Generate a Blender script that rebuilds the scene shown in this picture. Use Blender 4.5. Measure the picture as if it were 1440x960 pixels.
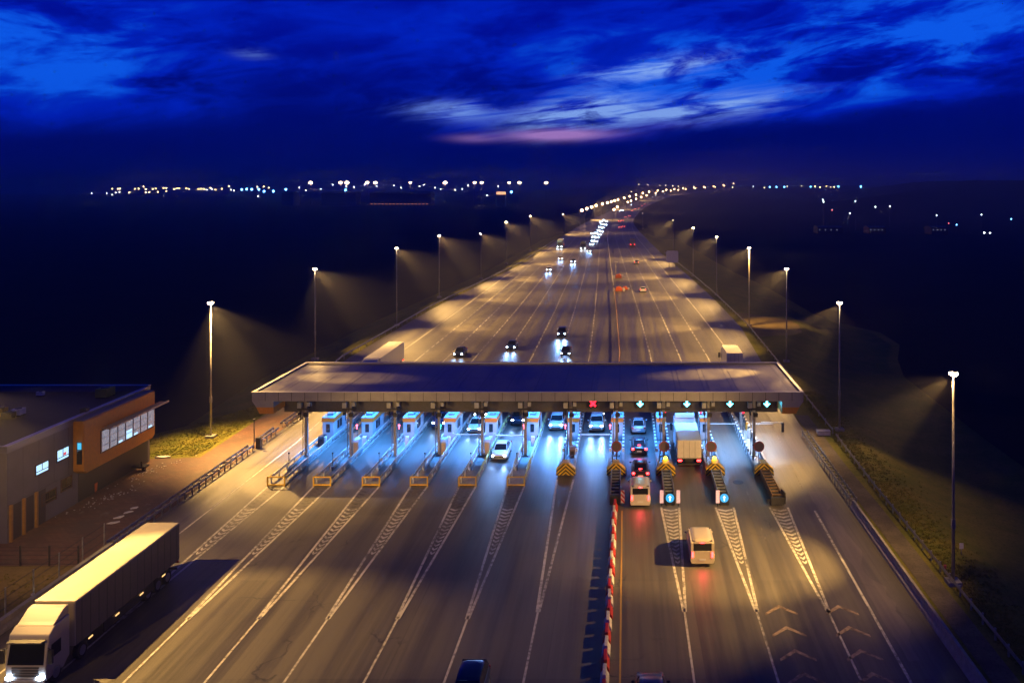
import bpy, math, random
from mathutils import Vector, Matrix
random.seed(7)
R = math.radians
sc = bpy.context.scene
for o in list(bpy.data.objects): bpy.data.objects.remove(o)
col = sc.collection

# ------------------------------------------------------------------ camera
FPX, PX0, PY0, CH = 1200.0, 880.0, 262.0, 30.0
cd = bpy.data.cameras.new('camera'); cam = bpy.data.objects.new('camera', cd); col.objects.link(cam)
cam.location = (0, 0, CH); cam.rotation_euler = (R(90), 0, 0)
cd.sensor_width = 36; cd.lens = 36*FPX/1440
cd.shift_x = (720-PX0)/1440; cd.shift_y = -(480-PY0)/1440
cd.clip_start = 0.5; cd.clip_end = 20000
sc.camera = cam

# ------------------------------------------------------------------ render settings
sc.render.engine = 'CYCLES'
cy = sc.cycles
cy.use_denoising = True
try: cy.denoiser = 'OPENIMAGEDENOISE'
except Exception: pass
cy.max_bounces = 5; cy.diffuse_bounces = 2; cy.glossy_bounces = 2; cy.transmission_bounces = 2; cy.volume_bounces = 0
cy.transparent_max_bounces = 6
cy.use_light_tree = True
cy.sample_clamp_indirect = 4; cy.sample_clamp_direct = 0
cy.caustics_reflective = False; cy.caustics_refractive = False
sc.view_settings.view_transform = 'Standard'; sc.view_settings.look = 'None'
sc.view_settings.exposure = 0; sc.view_settings.gamma = 1

# ------------------------------------------------------------------ node helper
class NT:
    def __init__(s, nt): s.nt = nt
    def n(s, t, **k):
        x = s.nt.nodes.new(t)
        for a, b in k.items(): setattr(x, a, b)
        return x
    def put(s, sock, v):
        if isinstance(v, bpy.types.NodeSocket): s.nt.links.new(v, sock)
        elif v is not None:
            try: sock.default_value = v
            except Exception: sock.default_value = (*v, 1) if len(v) == 3 else v
    def m(s, op, a, b=None, c=None, clamp=False):
        x = s.n('ShaderNodeMath', operation=op); x.use_clamp = clamp
        s.put(x.inputs[0], a); s.put(x.inputs[1], b); s.put(x.inputs[2], c)
        return x.outputs[0]
    def mix(s, f, a, b, blend='MIX'):
        x = s.n('ShaderNodeMix', data_type='RGBA', blend_type=blend)
        s.put(x.inputs[0], f); s.put(x.inputs[6], a); s.put(x.inputs[7], b)
        return x.outputs[2]
    def noise(s, vec, scale, detail=4, rough=.5, dist=0):
        x = s.n('ShaderNodeTexNoise'); s.put(x.inputs['Vector'], vec)
        x.inputs['Scale'].default_value = scale; x.inputs['Detail'].default_value = detail
        x.inputs['Roughness'].default_value = rough; x.inputs['Distortion'].default_value = dist
        return x.outputs['Fac']
    def ss(s, v, a, b, lo=0, hi=1):
        x = s.n('ShaderNodeMapRange', interpolation_type='SMOOTHSTEP')
        s.put(x.inputs[0], v); x.inputs[1].default_value = a; x.inputs[2].default_value = b
        x.inputs[3].default_value = lo; x.inputs[4].default_value = hi
        return x.outputs[0]
    def xyz(s, a, b, c):
        x = s.n('ShaderNodeCombineXYZ'); s.put(x.inputs[0], a); s.put(x.inputs[1], b); s.put(x.inputs[2], c)
        return x.outputs[0]
    def scale(s, v, sc_):
        x = s.n('ShaderNodeVectorMath', operation='MULTIPLY'); s.put(x.inputs[0], v); x.inputs[1].default_value = sc_
        return x.outputs[0]

# ------------------------------------------------------------------ dusk sky
w = bpy.data.worlds.new('World'); sc.world = w; w.use_nodes = True
w.node_tree.nodes.clear()
t = NT(w.node_tree)
tc = t.n('ShaderNodeTexCoord'); sp = t.n('ShaderNodeSeparateXYZ'); t.put(sp.inputs[0], tc.outputs['Generated'])
X, Y, Z = sp.outputs
az = t.m('ARCTAN2', X, Y)                      # azimuth from the road direction
el = t.m('ARCSINE', Z)
elp = t.m('ADD', t.m('MAXIMUM', Z, 0.0), 0.035)
u = t.m('DIVIDE', X, elp); v = t.m('DIVIDE', Y, elp)
cp = t.xyz(u, v, 0.0)
# the cloud bands lean: rising to the right
lean = t.xyz(t.m('MULTIPLY', az, 2.2), t.m('MULTIPLY', t.m('SUBTRACT', el, t.m('MULTIPLY', az, 0.12)), 6.2), 0.0)
n1 = t.noise(lean, 1.9, 8, .56, .45)
n2 = t.noise(t.scale(lean, (1, 1.3, 1)), 4.4, 8, .62, .5)
n3 = t.noise(t.scale(lean, (.6, 3.0, 1)), 5.5, 5, .6, .8)
def blob(px, py, wx, wy, tilt=0.0):
    s0 = math.atan((px-880)/1200); e0 = math.atan((262-py)/1200*math.cos(s0))
    dx = t.m('SUBTRACT', az, s0)
    dy = t.m('SUBTRACT', t.m('SUBTRACT', el, e0), t.m('MULTIPLY', dx, tilt))
    q = t.m('ADD', t.m('POWER', t.m('ABSOLUTE', t.m('DIVIDE', dx, wx/1200)), 2.0), t.m('POWER', t.m('ABSOLUTE', t.m('DIVIDE', dy, wy/1200)), 2.0))
    return t.m('EXPONENT', t.m('MULTIPLY', q, -1.0))
def addm(a, b): return t.m('ADD', a, b)
def mul(a, b): return t.m('MULTIPLY', a, b)
vert = t.ss(el, 0.035, 0.16)
bright = mul(vert, .12)
for b_, k in ((blob(1180, 70, 400, 78, .08), .66), (blob(20, 50, 180, 80), .60), (blob(200, 85, 100, 36), .16), (blob(620, 30, 200, 40), .10), (blob(980, 130, 260, 36, .14), .34), (blob(610, 150, 90, 20), .22), (blob(1380, 60, 200, 60), .1), (blob(60, 130, 170, 22), .14)):
    bright = addm(bright, mul(b_, k))
tex = addm(addm(mul(t.ss(n1, .36, .62), .95), mul(t.ss(n2, .36, .66), .95)), .04)
bright = mul(bright, tex)
lowdark = t.ss(t.m('SUBTRACT', el, t.m('MULTIPLY', t.m('MAXIMUM', az, 0.0), .13)), .030, .062)
bright = mul(bright, addm(mul(lowdark, .85), .15))
c0 = t.mix(t.ss(el, -.01, .05), (.0001, .0028, .12, 1), (.0001, .0028, .14, 1))
c0 = t.mix(t.ss(el, .05, .2), c0, (.0004, .0038, .30, 1))
c1 = t.mix(t.ss(bright, .0, .42), c0, (.0004, .016, .52, 1))
c1 = t.mix(t.ss(bright, .34, .95), c1, (.004, .105, .86, 1))
hl = t.m('ADD', t.m('ADD', mul(blob(930, 96, 75, 12, .12), 1.0), mul(blob(820, 160, 80, 20, .12), 1.1)), t.m('ADD', mul(blob(985, 152, 95, 15, .10), .9), mul(blob(640, 156, 50, 11, 0), .6)))
hl = addm(hl, mul(blob(355, 76, 20, 6), .18))
hl = mul(hl, mul(t.ss(n2, .36, .60), addm(mul(t.ss(n3, .36, .60), 1.2), .12)))
c1 = t.mix(t.m('MINIMUM', mul(hl, 1.25), .95), c1, (.24, .42, .95, 1))
pk = mul(addm(mul(blob(785, 190, 62, 7, .02), 1.2), addm(mul(blob(930, 176, 60, 6, .05), .04), mul(blob(665, 195, 30, 5, 0), .4))), t.ss(n3, .15, .45))
c1 = t.mix(t.m('MINIMUM', mul(pk, 1.1), .95), c1, (.42, .22, .62, 1))
up = t.ss(el, .24, .5)
c1 = t.mix(up, c1, (.002, .009, .10, 1))
c1 = t.mix(t.ss(el, -.002, -.03), c1, (.0, .0005, .012, 1))
bg = t.n('ShaderNodeBackground'); t.put(bg.inputs[0], c1); bg.inputs[1].default_value = 1.0
wo = t.n('ShaderNodeOutputWorld'); w.node_tree.links.new(bg.outputs[0], wo.inputs[0])

# ------------------------------------------------------------------ materials
MATS = {}
def mat(name, base=(.5, .5, .5), rough=.6, metal=0, spec=.5, noise=0, nscale=3, bump=0, emit=None, estr=0, coat=0, stretch=(1, 1, 1), sample=False):
    if name in MATS: return MATS[name]
    m = bpy.data.materials.new(name); m.use_nodes = True; MATS[name] = m
    nt = m.node_tree; t = NT(nt); b = nt.nodes['Principled BSDF']
    b.inputs['Base Color'].default_value = (*base, 1)
    b.inputs['Roughness'].default_value = rough; b.inputs['Metallic'].default_value = metal
    b.inputs['Specular IOR Level'].default_value = spec
    b.inputs['Coat Weight'].default_value = coat
    if noise or bump:
        c = t.n('ShaderNodeTexCoord').outputs['Object']
        c = t.scale(c, stretch)
        f = t.noise(c, nscale, 5, .6)
        if noise:
            f2 = t.ss(f, .25, .75)
            t.put(b.inputs['Base Color'], t.mix(f2, tuple(x*(1-noise) for x in base)+(1,), tuple(min(1, x*(1+noise*.7)) for x in base)+(1,)))
            t.put(b.inputs['Roughness'], t.ss(f, .2, .8, max(.05, rough-.08), min(1, rough+.1)))
        if bump:
            bn = t.n('ShaderNodeBump'); bn.inputs['Strength'].default_value = bump; bn.inputs['Distance'].default_value = .05
            t.put(bn.inputs['Height'], f); t.put(b.inputs['Normal'], bn.outputs[0])
    if emit:
        b.inputs['Emission Color'].default_value = (*emit, 1); b.inputs['Emission Strength'].default_value = estr
        if not sample: m.cycles.emission_sampling = 'NONE'
    return m
def em(name, colr, s): return mat(name, (.02, .02, .02), .4, emit=colr, estr=s)

def asphalt_mat():
    m = bpy.data.materials.new('asphalt'); m.use_nodes = True; nt = m.node_tree; t = NT(nt); b = nt.nodes['Principled BSDF']
    c = t.n('ShaderNodeTexCoord').outputs['Object']
    st = t.scale(c, (1.0, .012, 1)); f1 = t.noise(st, .75, 4, .55)
    st2 = t.scale(c, (1.0, .03, 1)); f2 = t.noise(st2, 3.2, 3, .55)
    f3 = t.noise(c, .09, 5, .6); f4 = t.noise(c, 9.0, 4, .7)
    # resurfaced patches with straight seams
    br = t.n('ShaderNodeTexBrick'); t.put(br.inputs['Vector'], t.scale(c, (1, 1, 0)))
    br.inputs['Color1'].default_value = (.25, .25, .25, 1); br.inputs['Color2'].default_value = (.8, .8, .8, 1); br.inputs['Mortar'].default_value = (.0, .0, .0, 1)
    br.inputs['Scale'].default_value = 1.0; br.inputs['Mortar Size'].default_value = .035; br.inputs['Mortar Smooth'].default_value = .3
    br.inputs['Brick Width'].default_value = 9.86; br.inputs['Row Height'].default_value = 13.0; br.inputs['Bias'].default_value = -.1
    g = t.m('ADD', t.m('MULTIPLY', t.ss(f1, .34, .66), .52), t.m('MULTIPLY', t.ss(f2, .3, .7), .26))
    g = t.m('ADD', g, t.m('MULTIPLY', t.ss(f3, .3, .7), .20)); g = t.m('ADD', g, t.m('MULTIPLY', f4, .30))
    g = t.m('ADD', g, t.m('MULTIPLY', br.outputs['Color'], .42))
    sx_ = t.n('ShaderNodeSeparateXYZ'); t.put(sx_.inputs[0], c)
    lane = t.m('COSINE', t.m('MULTIPLY', t.m('ADD', sx_.outputs[0], 32.6), 6.2832/4.93))
    g = t.m('SUBTRACT', g, t.m('MULTIPLY', t.m('MULTIPLY', t.ss(lane, .1, 1.0), t.ss(f1, .3, .6)), .22))
    # bitumen-sealed cracks
    vo = t.n('ShaderNodeTexVoronoi', feature='DISTANCE_TO_EDGE')
    wv = t.n('ShaderNodeVectorMath', operation='ADD'); t.put(wv.inputs[0], t.scale(c, (.055, .09, 1)))
    nz = t.n('ShaderNodeTexNoise'); t.put(nz.inputs['Vector'], c); nz.inputs['Scale'].default_value = .35; nz.inputs['Detail'].default_value = 5
    t.put(wv.inputs[1], t.scale(nz.outputs['Color'], (.35, .35, 0))); t.put(vo.inputs['Vector'], wv.outputs[0]); vo.inputs['Scale'].default_value = 1
    crack = t.m('SUBTRACT', 1.0, t.ss(vo.outputs['Distance'], .0, .006))
    crack = t.m('MULTIPLY', crack, t.ss(t.noise(c, .12, 2), .5, .62))
    colr = t.mix(t.m('MINIMUM', g, 1.0), (.018, .017, .016, 1), (.128, .118, .098, 1))
    colr = t.mix(t.m('MULTIPLY', crack, .7), colr, (.012, .012, .012, 1))
    t.put(b.inputs['Base Color'], colr)
    t.put(b.inputs['Roughness'], t.ss(t.m('ADD', t.m('MULTIPLY', f1, .6), t.m('MULTIPLY', f4, .4)), .3, .7, .38, .60))
    bn = t.n('ShaderNodeBump'); bn.inputs['Strength'].default_value = .35; bn.inputs['Distance'].default_value = .02
    t.put(bn.inputs['Height'], f4); t.put(b.inputs['Normal'], bn.outputs[0])
    MATS['asphalt'] = m; return m
def paint_mat(name, base, wear=.5):
    m = bpy.data.materials.new(name); m.use_nodes = True; nt = m.node_tree; t = NT(nt); b = nt.nodes['Principled BSDF']
    c = t.n('ShaderNodeTexCoord').outputs['Object']
    f = t.m('ADD', t.m('MULTIPLY', t.noise(c, 2.4, 6, .75), .6), t.m('MULTIPLY', t.noise(t.scale(c, (1, .1, 1)), 1.3, 3), .4))
    t.put(b.inputs['Base Color'], t.mix(t.ss(f, .38, .38+.3*wear), tuple(x*.2 for x in base)+(1,), (*base, 1)))
    b.inputs['Roughness'].default_value = .6
    MATS[name] = m; return m
def ground_mat(name, a, b_, c_, sc_=.25, sheen=0):
    m = bpy.data.materials.new(name); m.use_nodes = True; nt = m.node_tree; t = NT(nt); b = nt.nodes['Principled BSDF']
    c = t.n('ShaderNodeTexCoord').outputs['Object']
    f = t.noise(c, sc_, 8, .68); g = t.noise(c, sc_*14, 6, .75)
    x = t.mix(t.ss(f, .35, .65), (*a, 1), (*b_, 1)); x = t.mix(t.ss(g, .45, .7), x, (*c_, 1))
    t.put(b.inputs['Base Color'], x); b.inputs['Roughness'].default_value = .95; b.inputs['Specular IOR Level'].default_value = .1
    bn = t.n('ShaderNodeBump'); bn.inputs['Strength'].default_value = .35; bn.inputs['Distance'].default_value = .06
    t.put(bn.inputs['Height'], g); t.put(b.inputs['Normal'], bn.outputs[0])
    MATS[name] = m; return m
def paver_mat():
    m = bpy.data.materials.new('pavers'); m.use_nodes = True; nt = m.node_tree; t = NT(nt); b = nt.nodes['Principled BSDF']
    c = t.n('ShaderNodeTexCoord').outputs['Object']
    br = t.n('ShaderNodeTexBrick'); t.put(br.inputs['Vector'], c); br.inputs['Scale'].default_value = 1
    br.inputs['Brick Width'].default_value = .6; br.inputs['Row Height'].default_value = .3; br.inputs['Mortar Size'].default_value = .02
    br.inputs['Color1'].default_value = (.14, .058, .036, 1); br.inputs['Color2'].default_value = (.20, .10, .06, 1); br.inputs['Mortar'].default_value = (.05, .035, .03, 1)
    f = t.noise(c, .35, 7, .7)
    x = t.mix(t.ss(f, .35, .7), br.outputs['Color'], (.09, .06, .045, 1))
    salt = t.m('MULTIPLY', t.ss(t.noise(t.scale(c, (1, .5, 1)), .55, 8, .75), .58, .66), t.ss(t.noise(c, .08, 2), .5, .6))
    x = t.mix(t.m('MULTIPLY', salt, .6), x, (.32, .28, .25, 1))
    t.put(b.inputs['Base Color'], x); b.inputs['Roughness'].default_value = .75
    MATS['pavers'] = m; return m
def stripe_mat(name, kind, c1, c2, k):
    m = bpy.data.materials.new(name); m.use_nodes = True; nt = m.node_tree; t = NT(nt); b = nt.nodes['Principled BSDF']
    s = t.n('ShaderNodeSeparateXYZ'); t.put(s.inputs[0], t.n('ShaderNodeTexCoord').outputs['Object'])
    if kind == 'chev': q = t.m('ADD', s.outputs[2], t.m('MULTIPLY', t.m('ABSOLUTE', s.outputs[0]), .9))
    elif kind == 'diag': q = t.m('ADD', s.outputs[2], s.outputs[1])
    elif kind == 'diagx': q = t.m('ADD', s.outputs[2], s.outputs[0])
    elif kind == 'along': q = s.outputs[0]
    f = t.m('GREATER_THAN', t.m('FRACT', t.m('MULTIPLY', q, k)), .5)
    dirt = t.noise(t.n('ShaderNodeTexCoord').outputs['Object'], 4, 5, .7)
    x = t.mix(f, (*c1, 1), (*c2, 1)); x = t.mix(t.ss(dirt, .45, .8, 0, .6), x, (.08, .07, .06, 1))
    t.put(b.inputs['Base Color'], x); b.inputs['Roughness'].default_value = .5
    MATS[name] = m; return m
def roof_mat():
    m = bpy.data.materials.new('canopy_roofing'); m.use_nodes = True; nt = m.node_tree; t = NT(nt); b = nt.nodes['Principled BSDF']
    c = t.n('ShaderNodeTexCoord').outputs['Object']
    br = t.n('ShaderNodeTexBrick'); t.put(br.inputs['Vector'], t.scale(c, (1, 1, 0))); br.inputs['Scale'].default_value = 1
    br.offset = 0; br.inputs['Brick Width'].default_value = 3.1; br.inputs['Row Height'].default_value = 40; br.inputs['Mortar Size'].default_value = .06
    br.inputs['Color1'].default_value = (.8, .8, .8, 1); br.inputs['Color2'].default_value = (1, 1, 1, 1); br.inputs['Mortar'].default_value = (.35, .35, .35, 1)
    f = t.noise(t.scale(c, (.7, .25, 1)), .5, 6, .6, .3)
    x = t.mix(t.ss(f, .3, .7), (.05, .048, .046, 1), (.15, .145, .14, 1))
    x = t.mix(1.0, x, br.outputs['Color'], 'MULTIPLY')
    t.put(b.inputs['Base Color'], x); t.put(b.inputs['Roughness'], t.ss(f, .2, .8, .30, .36))
    MATS['canopy_roofing'] = m; return m

asphalt_mat(); paint_mat('white_paint', (.62, .60, .55), .6); paint_mat('orange_paint', (.50, .38, .26), .8); paint_mat('worn_paint', (.22, .20, .18), .9)
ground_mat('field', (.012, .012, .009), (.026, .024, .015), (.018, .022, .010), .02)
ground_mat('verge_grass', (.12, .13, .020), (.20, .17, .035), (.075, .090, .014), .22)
ground_mat('sand', (.16, .12, .055), (.22, .16, .07), (.12, .10, .045), .3)
ground_mat('worn_concrete', (.10, .088, .074), (.17, .145, .118), (.075, .066, .056), .35)
paver_mat(); roof_mat()
stripe_mat('hazard_chevrons', 'chev', (.70, .48, .03), (.008, .008, .008), 2.6)
stripe_mat('zebra_stripes', 'diag', (.7, .7, .66), (.012, .012, .012), .75)
stripe_mat('red_white_stripes', 'diagx', (.55, .03, .02), (.75, .73, .7), 2.4)
stripe_mat('boom_stripes', 'along', (.5, .04, .03), (.8, .8, .8), .9)
G = mat('galvanised', (.33, .34, .35), .45, .7, noise=.3)
DK = mat('dark_metal', (.035, .035, .04), .5, .3, noise=.3)
POLE = mat('pole_steel', (.30, .29, .28), .5, .4, noise=.2)
CONC = mat('concrete', (.30, .29, .27), .85, noise=.25, nscale=2, bump=.3)
WHITE = mat('white_panel', (.40, .42, .44), .45, noise=.12, nscale=1.5)
ORANGE = mat('orange_panel', (.60, .25, .025), .5, noise=.12)
FASC = mat('fascia_panel', (.34, .34, .35), .4, .2, noise=.12, nscale=.8)
SOFF = mat('dark_fascia', (.085, .085, .09), .55, .1, noise=.2)
YEL = mat('yellow_paint', (.60, .38, .03), .5, noise=.3)
GLASS = mat('dark_glass', (.01, .012, .015), .08, 0, spec=.8)
RUB = mat('rubber', (.015, .015, .015), .85)
CHR = mat('rim_metal', (.4, .4, .42), .3, .8)
RED = mat('red_plastic', (.50, .03, .018), .45, noise=.2)
WPL = mat('white_plastic', (.70, .68, .64), .45, noise=.2)
ORP = mat('orange_plastic', (.75, .14, .02), .45, noise=.15)
STUC = mat('grey_cladding', (.17, .16, .165), .7, noise=.15, nscale=.7, bump=.1)
ROOF2 = mat('roof_felt', (.045, .045, .05), .8, noise=.4, nscale=.6)
PLATE = mat('plate_white', (.7, .7, .7), .5)
E_WARM = em('lamp_warm', (1, .72, .40), 90); E_WARMD = em('lamp_warm_dim', (1, .74, .45), 7)
E_COOL = em('lamp_cool', (.35, .68, 1), 22); E_HEAD = em('headlamp_glow', (.62, .80, 1), 45)
E_TAIL = em('tail_glow', (1, .03, .02), 5); E_BRAKE = em('brake_glow', (1, .03, .03), 16)
E_CYAN = em('signal_cyan', (.10, .75, 1), 14); E_REDX = em('signal_red', (1, .012, .03), 6)
E_PINK = em('signal_pink', (1, .12, .20), 7); E_GREEN = em('signal_green', (.05, 1, .7), 5)
E_AMB = em('beacon_amber', (1, .55, .02), 16)
E_WIN = em('window_cool', (.42, .72, 1), 1.5); E_WINR = em('window_red', (1, .1, .12), .8)
E_SIGN = em('blue_sign_glow', (.02, .42, .85), 1.3); E_SIGNW = em('sign_white_glow', (.8, .95, 1), 2.2)
E_MARK = em('marker_orange', (1, .55, .2), 1.6)
def paintm(name, c, rough=.3, metal=.2): return mat(name, c, rough, metal, coat=.3)

# ------------------------------------------------------------------ mesh builder
class MB:
    def __init__(s, *mats): s.v = []; s.f = []; s.mi = []; s.sm = []; s.mats = list(mats)
    def mid(s, m):
        if m is None: return 0
        if m not in s.mats: s.mats.append(m)
        return s.mats.index(m)
    def poly(s, pts, m=None, sm=False):
        b = len(s.v); s.v += [tuple(p) for p in pts]; s.f.append(tuple(range(b, b+len(pts)))); s.mi.append(s.mid(m)); s.sm.append(sm)
    def box(s, x0, x1, y0, y1, z0, z1, m=None):
        b = len(s.v); s.v += [(x, y, z) for z in (z0, z1) for y in (y0, y1) for x in (x0, x1)]
        for f in ((0, 2, 3, 1), (4, 5, 7, 6), (0, 1, 5, 4), (2, 6, 7, 3), (0, 4, 6, 2), (1, 3, 7, 5)):
            s.f.append(tuple(b+i for i in f)); s.mi.append(s.mid(m)); s.sm.append(False)
    def prism(s, poly, axis, a0, a1, m=None):
        def P(p, a): return (a, p[0], p[1]) if axis == 'x' else ((p[0], a, p[1]) if axis == 'y' else (p[0], p[1], a))
        n = len(poly); b = len(s.v); s.v += [P(p, a0) for p in poly] + [P(p, a1) for p in poly]
        k = s.mid(m)
        s.f.append(tuple(range(b, b+n))[::-1]); s.f.append(tuple(range(b+n, b+2*n))); s.mi += [k, k]; s.sm += [False, False]
        for i in range(n):
            j = (i+1) % n; s.f.append((b+i, b+j, b+n+j, b+n+i)); s.mi.append(k); s.sm.append(False)
    def tube(s, p0, p1, r0, r1=None, n=8, m=None, cap=True):
        r1 = r0 if r1 is None else r1; p0 = Vector(p0); p1 = Vector(p1); d = (p1-p0).normalized()
        a = d.orthogonal().normalized(); c = d.cross(a); b = len(s.v); k = s.mid(m)
        for p, r in ((p0, r0), (p1, r1)):
            for i in range(n):
                th = 2*math.pi*i/n; s.v.append(tuple(p + (a*math.cos(th)+c*math.sin(th))*r))
        for i in range(n):
            j = (i+1) % n; s.f.append((b+i, b+j, b+n+j, b+n+i)); s.mi.append(k); s.sm.append(n > 6)
        if cap:
            s.f.append(tuple(range(b, b+n))[::-1]); s.f.append(tuple(range(b+n, b+2*n))); s.mi += [k, k]; s.sm += [False, False]
    def path(s, pts, r, n=6, m=None):
        for a, b in zip(pts[:-1], pts[1:]): s.tube(a, b, r, r, n, m)
    def loft(s, secs, m=None, sm=True, cap=True):
        n = len(secs[0]); b = len(s.v); k = s.mid(m)
        for q in secs: s.v += [tuple(p) for p in q]
        for i in range(len(secs)-1):
            for j in range(n):
                j2 = (j+1) % n; s.f.append((b+i*n+j, b+i*n+j2, b+(i+1)*n+j2, b+(i+1)*n+j)); s.mi.append(k); s.sm.append(sm)
        if cap:
            s.f.append(tuple(b+j for j in range(n))[::-1]); s.f.append(tuple(b+(len(secs)-1)*n+j for j in range(n))); s.mi += [k, k]; s.sm += [False, False]
    def ball(s, c, r, m=None, nu=10, nv=6, sc_=(1, 1, 1)):
        b = len(s.v); k = s.mid(m)
        for i in range(nv+1):
            ph = math.pi*i/nv
            for j in range(nu):
                th = 2*math.pi*j/nu
                s.v.append((c[0]+r*sc_[0]*math.sin(ph)*math.cos(th), c[1]+r*sc_[1]*math.sin(ph)*math.sin(th), c[2]+r*sc_[2]*math.cos(ph)))
        for i in range(nv):
            for j in range(nu):
                j2 = (j+1) % nu; s.f.append((b+i*nu+j, b+(i+1)*nu+j, b+(i+1)*nu+j2, b+i*nu+j2)); s.mi.append(k); s.sm.append(True)
    def build(s, name, m=None, parent=None, bevel=0, loc=None, rz=0):
        if m is not None:
            if s.mats and m not in s.mats and all(x == 0 for x in s.mi) and not s.mats: pass
            if not s.mats: s.mats = [m]
        me = bpy.data.meshes.new(name); me.from_pydata(s.v, [], s.f)
        for x in s.mats: me.materials.append(x)
        me.polygons.foreach_set('material_index', s.mi); me.polygons.foreach_set('use_smooth', s.sm)
        me.update()
        o = bpy.data.objects.new(name, me); col.objects.link(o)
        if parent: o.parent = parent
        if loc: o.location = loc
        if rz: o.rotation_euler.z = rz
        if bevel:
            bm = o.modifiers.new('bevel', 'BEVEL'); bm.width = bevel; bm.segments = 2; bm.limit_method = 'ANGLE'; bm.angle_limit = R(40)
        return o
def tag(o, label=None, cat=None, group=None, kind=None):
    if label: o['label'] = label
    if cat: o['category'] = cat
    if group: o['group'] = group
    if kind: o['kind'] = kind
    return o
def empty(name, loc=(0, 0, 0), rz=0, label=None, cat=None, group=None):
    o = bpy.data.objects.new(name, None); col.objects.link(o); o.location = loc; o.rotation_euler.z = rz; o.empty_display_size = .3
    return tag(o, label, cat, group)
def child(mb, name, parent, m=None, **k): return mb.build(name, m, parent, **k)
def B1(m, *boxes):
    mb = MB(m)
    for b in boxes: mb.box(*b)
    return mb
def children(o): return [c for c in bpy.data.objects if c.parent == o]
def copy_tree(o, parent=None, loc=None, rz=None, label=None):
    c = o.copy(); col.objects.link(c)
    if parent: c.parent = parent
    if loc is not None: c.location = loc
    if rz is not None: c.rotation_euler.z = rz
    if label: c['label'] = label
    for ch in list(o.children): copy_tree(ch, c)
    return c
def spot(name, loc, target, power, colr, ang, blend=.4, r=.15, parent=None):
    l = bpy.data.lights.new(name, 'SPOT'); l.energy = power; l.color = colr; l.spot_size = R(ang); l.spot_blend = blend; l.shadow_soft_size = r
    o = bpy.data.objects.new(name, l); col.objects.link(o); o.location = loc
    o.rotation_euler = (Vector(target)-Vector(loc)).to_track_quat('-Z', 'Y').to_euler()
    if parent:
        o.parent = parent; o.matrix_parent_inverse = Matrix.Translation(-Vector(parent.location))
    return o
def at(px, py, z=0.0):
    y = FPX*(CH-z)/(py-PY0); return ((px-PX0)/FPX*y, y, z)
def interp(tab, y):
    if y <= tab[0][0]: return tab[0][1]
    for (a, b), (c, d) in zip(tab[:-1], tab[1:]):
        if y <= c:
            q = (y-a)/(c-a); return b+(d-b)*q
    return tab[-1][1]
def sstep(a, b, x):
    q = max(0, min(1, (x-a)/(b-a))); return q*q*(3-2*q)

# ------------------------------------------------------------------ terrain and road
CEN = [(0, -1.1), (150, -1.1), (204, -2.3), (260, -3.9), (330, -6), (434, -9), (500, -11), (600, -12), (700, -12), (800, -10), (884, -6.3), (1000, -1.5), (1160, 6), (1385, 27), (1700, 66), (2200, 155), (2800, 305), (3500, 495), (4500, 800)]
LED = [(0, -42.4), (112, -42.4), (146, -48.6), (210, -47.5), (333, -40), (467, -38.5), (600, -36.5), (818, -30), (884, -25), (1000, -20), (1160, -13), (1385, 8), (1700, 47), (2200, 136), (2800, 286), (3500, 476), (4500, 781)]
RED_ = [(0, 21.2), (112, 22.0), (183, 24.6), (234, 23.3), (291, 20.8), (381, 16), (467, 12.5), (600, 8), (700, 6), (800, 8), (884, 11.5), (1000, 16), (1160, 24), (1385, 45), (1700, 84), (2200, 173), (2800, 323), (3500, 513), (4500, 818)]
RISE = [(0, 0), (1161, 0), (1385, 3), (1700, 8), (2200, 12), (2800, 18), (3500, 34), (4500, 38), (6500, 38)]
def terr(x, y):
    s = x/max(y, 1)
    k = sstep(-.12, -.01, s)
    z = interp(RISE, y)*k
    z = max(z, (44+1.2*math.sin(s*17)+.7*math.sin(s*41+1))*sstep(.25, .34, s)*sstep(850, 1500, y))
    return min(z, 46)
PL = [(-60, -90), (94, -90), (99, -62), (103, -57), (116, -50.5), (120, -50), (146, -52), (210, -51), (333, -43.5), (467, -42), (600, -40), (818, -33), (884, -28), (1000, -23), (1160, -16), (1385, 5), (1700, 44), (2200, 133), (2800, 283), (3500, 473), (4500, 778), (6500, 1500)]
def pr(y): return interp(RED_, y)+interp([(0, 5.5), (160, 5.5), (172, 13), (198, 14), (214, 5.5), (290, 5.5), (330, 3.5)], y)
rows = [-60, -20, 10] + list(range(30, 150, 6)) + list(range(150, 500, 15)) + list(range(500, 1200, 40)) + list(range(1200, 3000, 100)) + list(range(3000, 6401, 340))
offs = [3400, 2200, 1400, 900, 550, 350, 220, 140, 90, 55, 34, 20, 12, 6, 0]
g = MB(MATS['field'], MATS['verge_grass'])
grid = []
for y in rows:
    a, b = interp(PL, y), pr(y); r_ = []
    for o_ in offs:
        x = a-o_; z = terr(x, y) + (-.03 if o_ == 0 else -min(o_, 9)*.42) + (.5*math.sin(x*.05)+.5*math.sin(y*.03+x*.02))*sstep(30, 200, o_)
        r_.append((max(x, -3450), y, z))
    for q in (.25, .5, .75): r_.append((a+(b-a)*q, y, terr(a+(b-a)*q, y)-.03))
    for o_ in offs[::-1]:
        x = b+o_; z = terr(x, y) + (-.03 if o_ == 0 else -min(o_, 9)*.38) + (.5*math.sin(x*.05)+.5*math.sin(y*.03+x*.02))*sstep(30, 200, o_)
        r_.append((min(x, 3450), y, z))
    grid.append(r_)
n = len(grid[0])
for r_ in grid: g.v += r_
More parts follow.
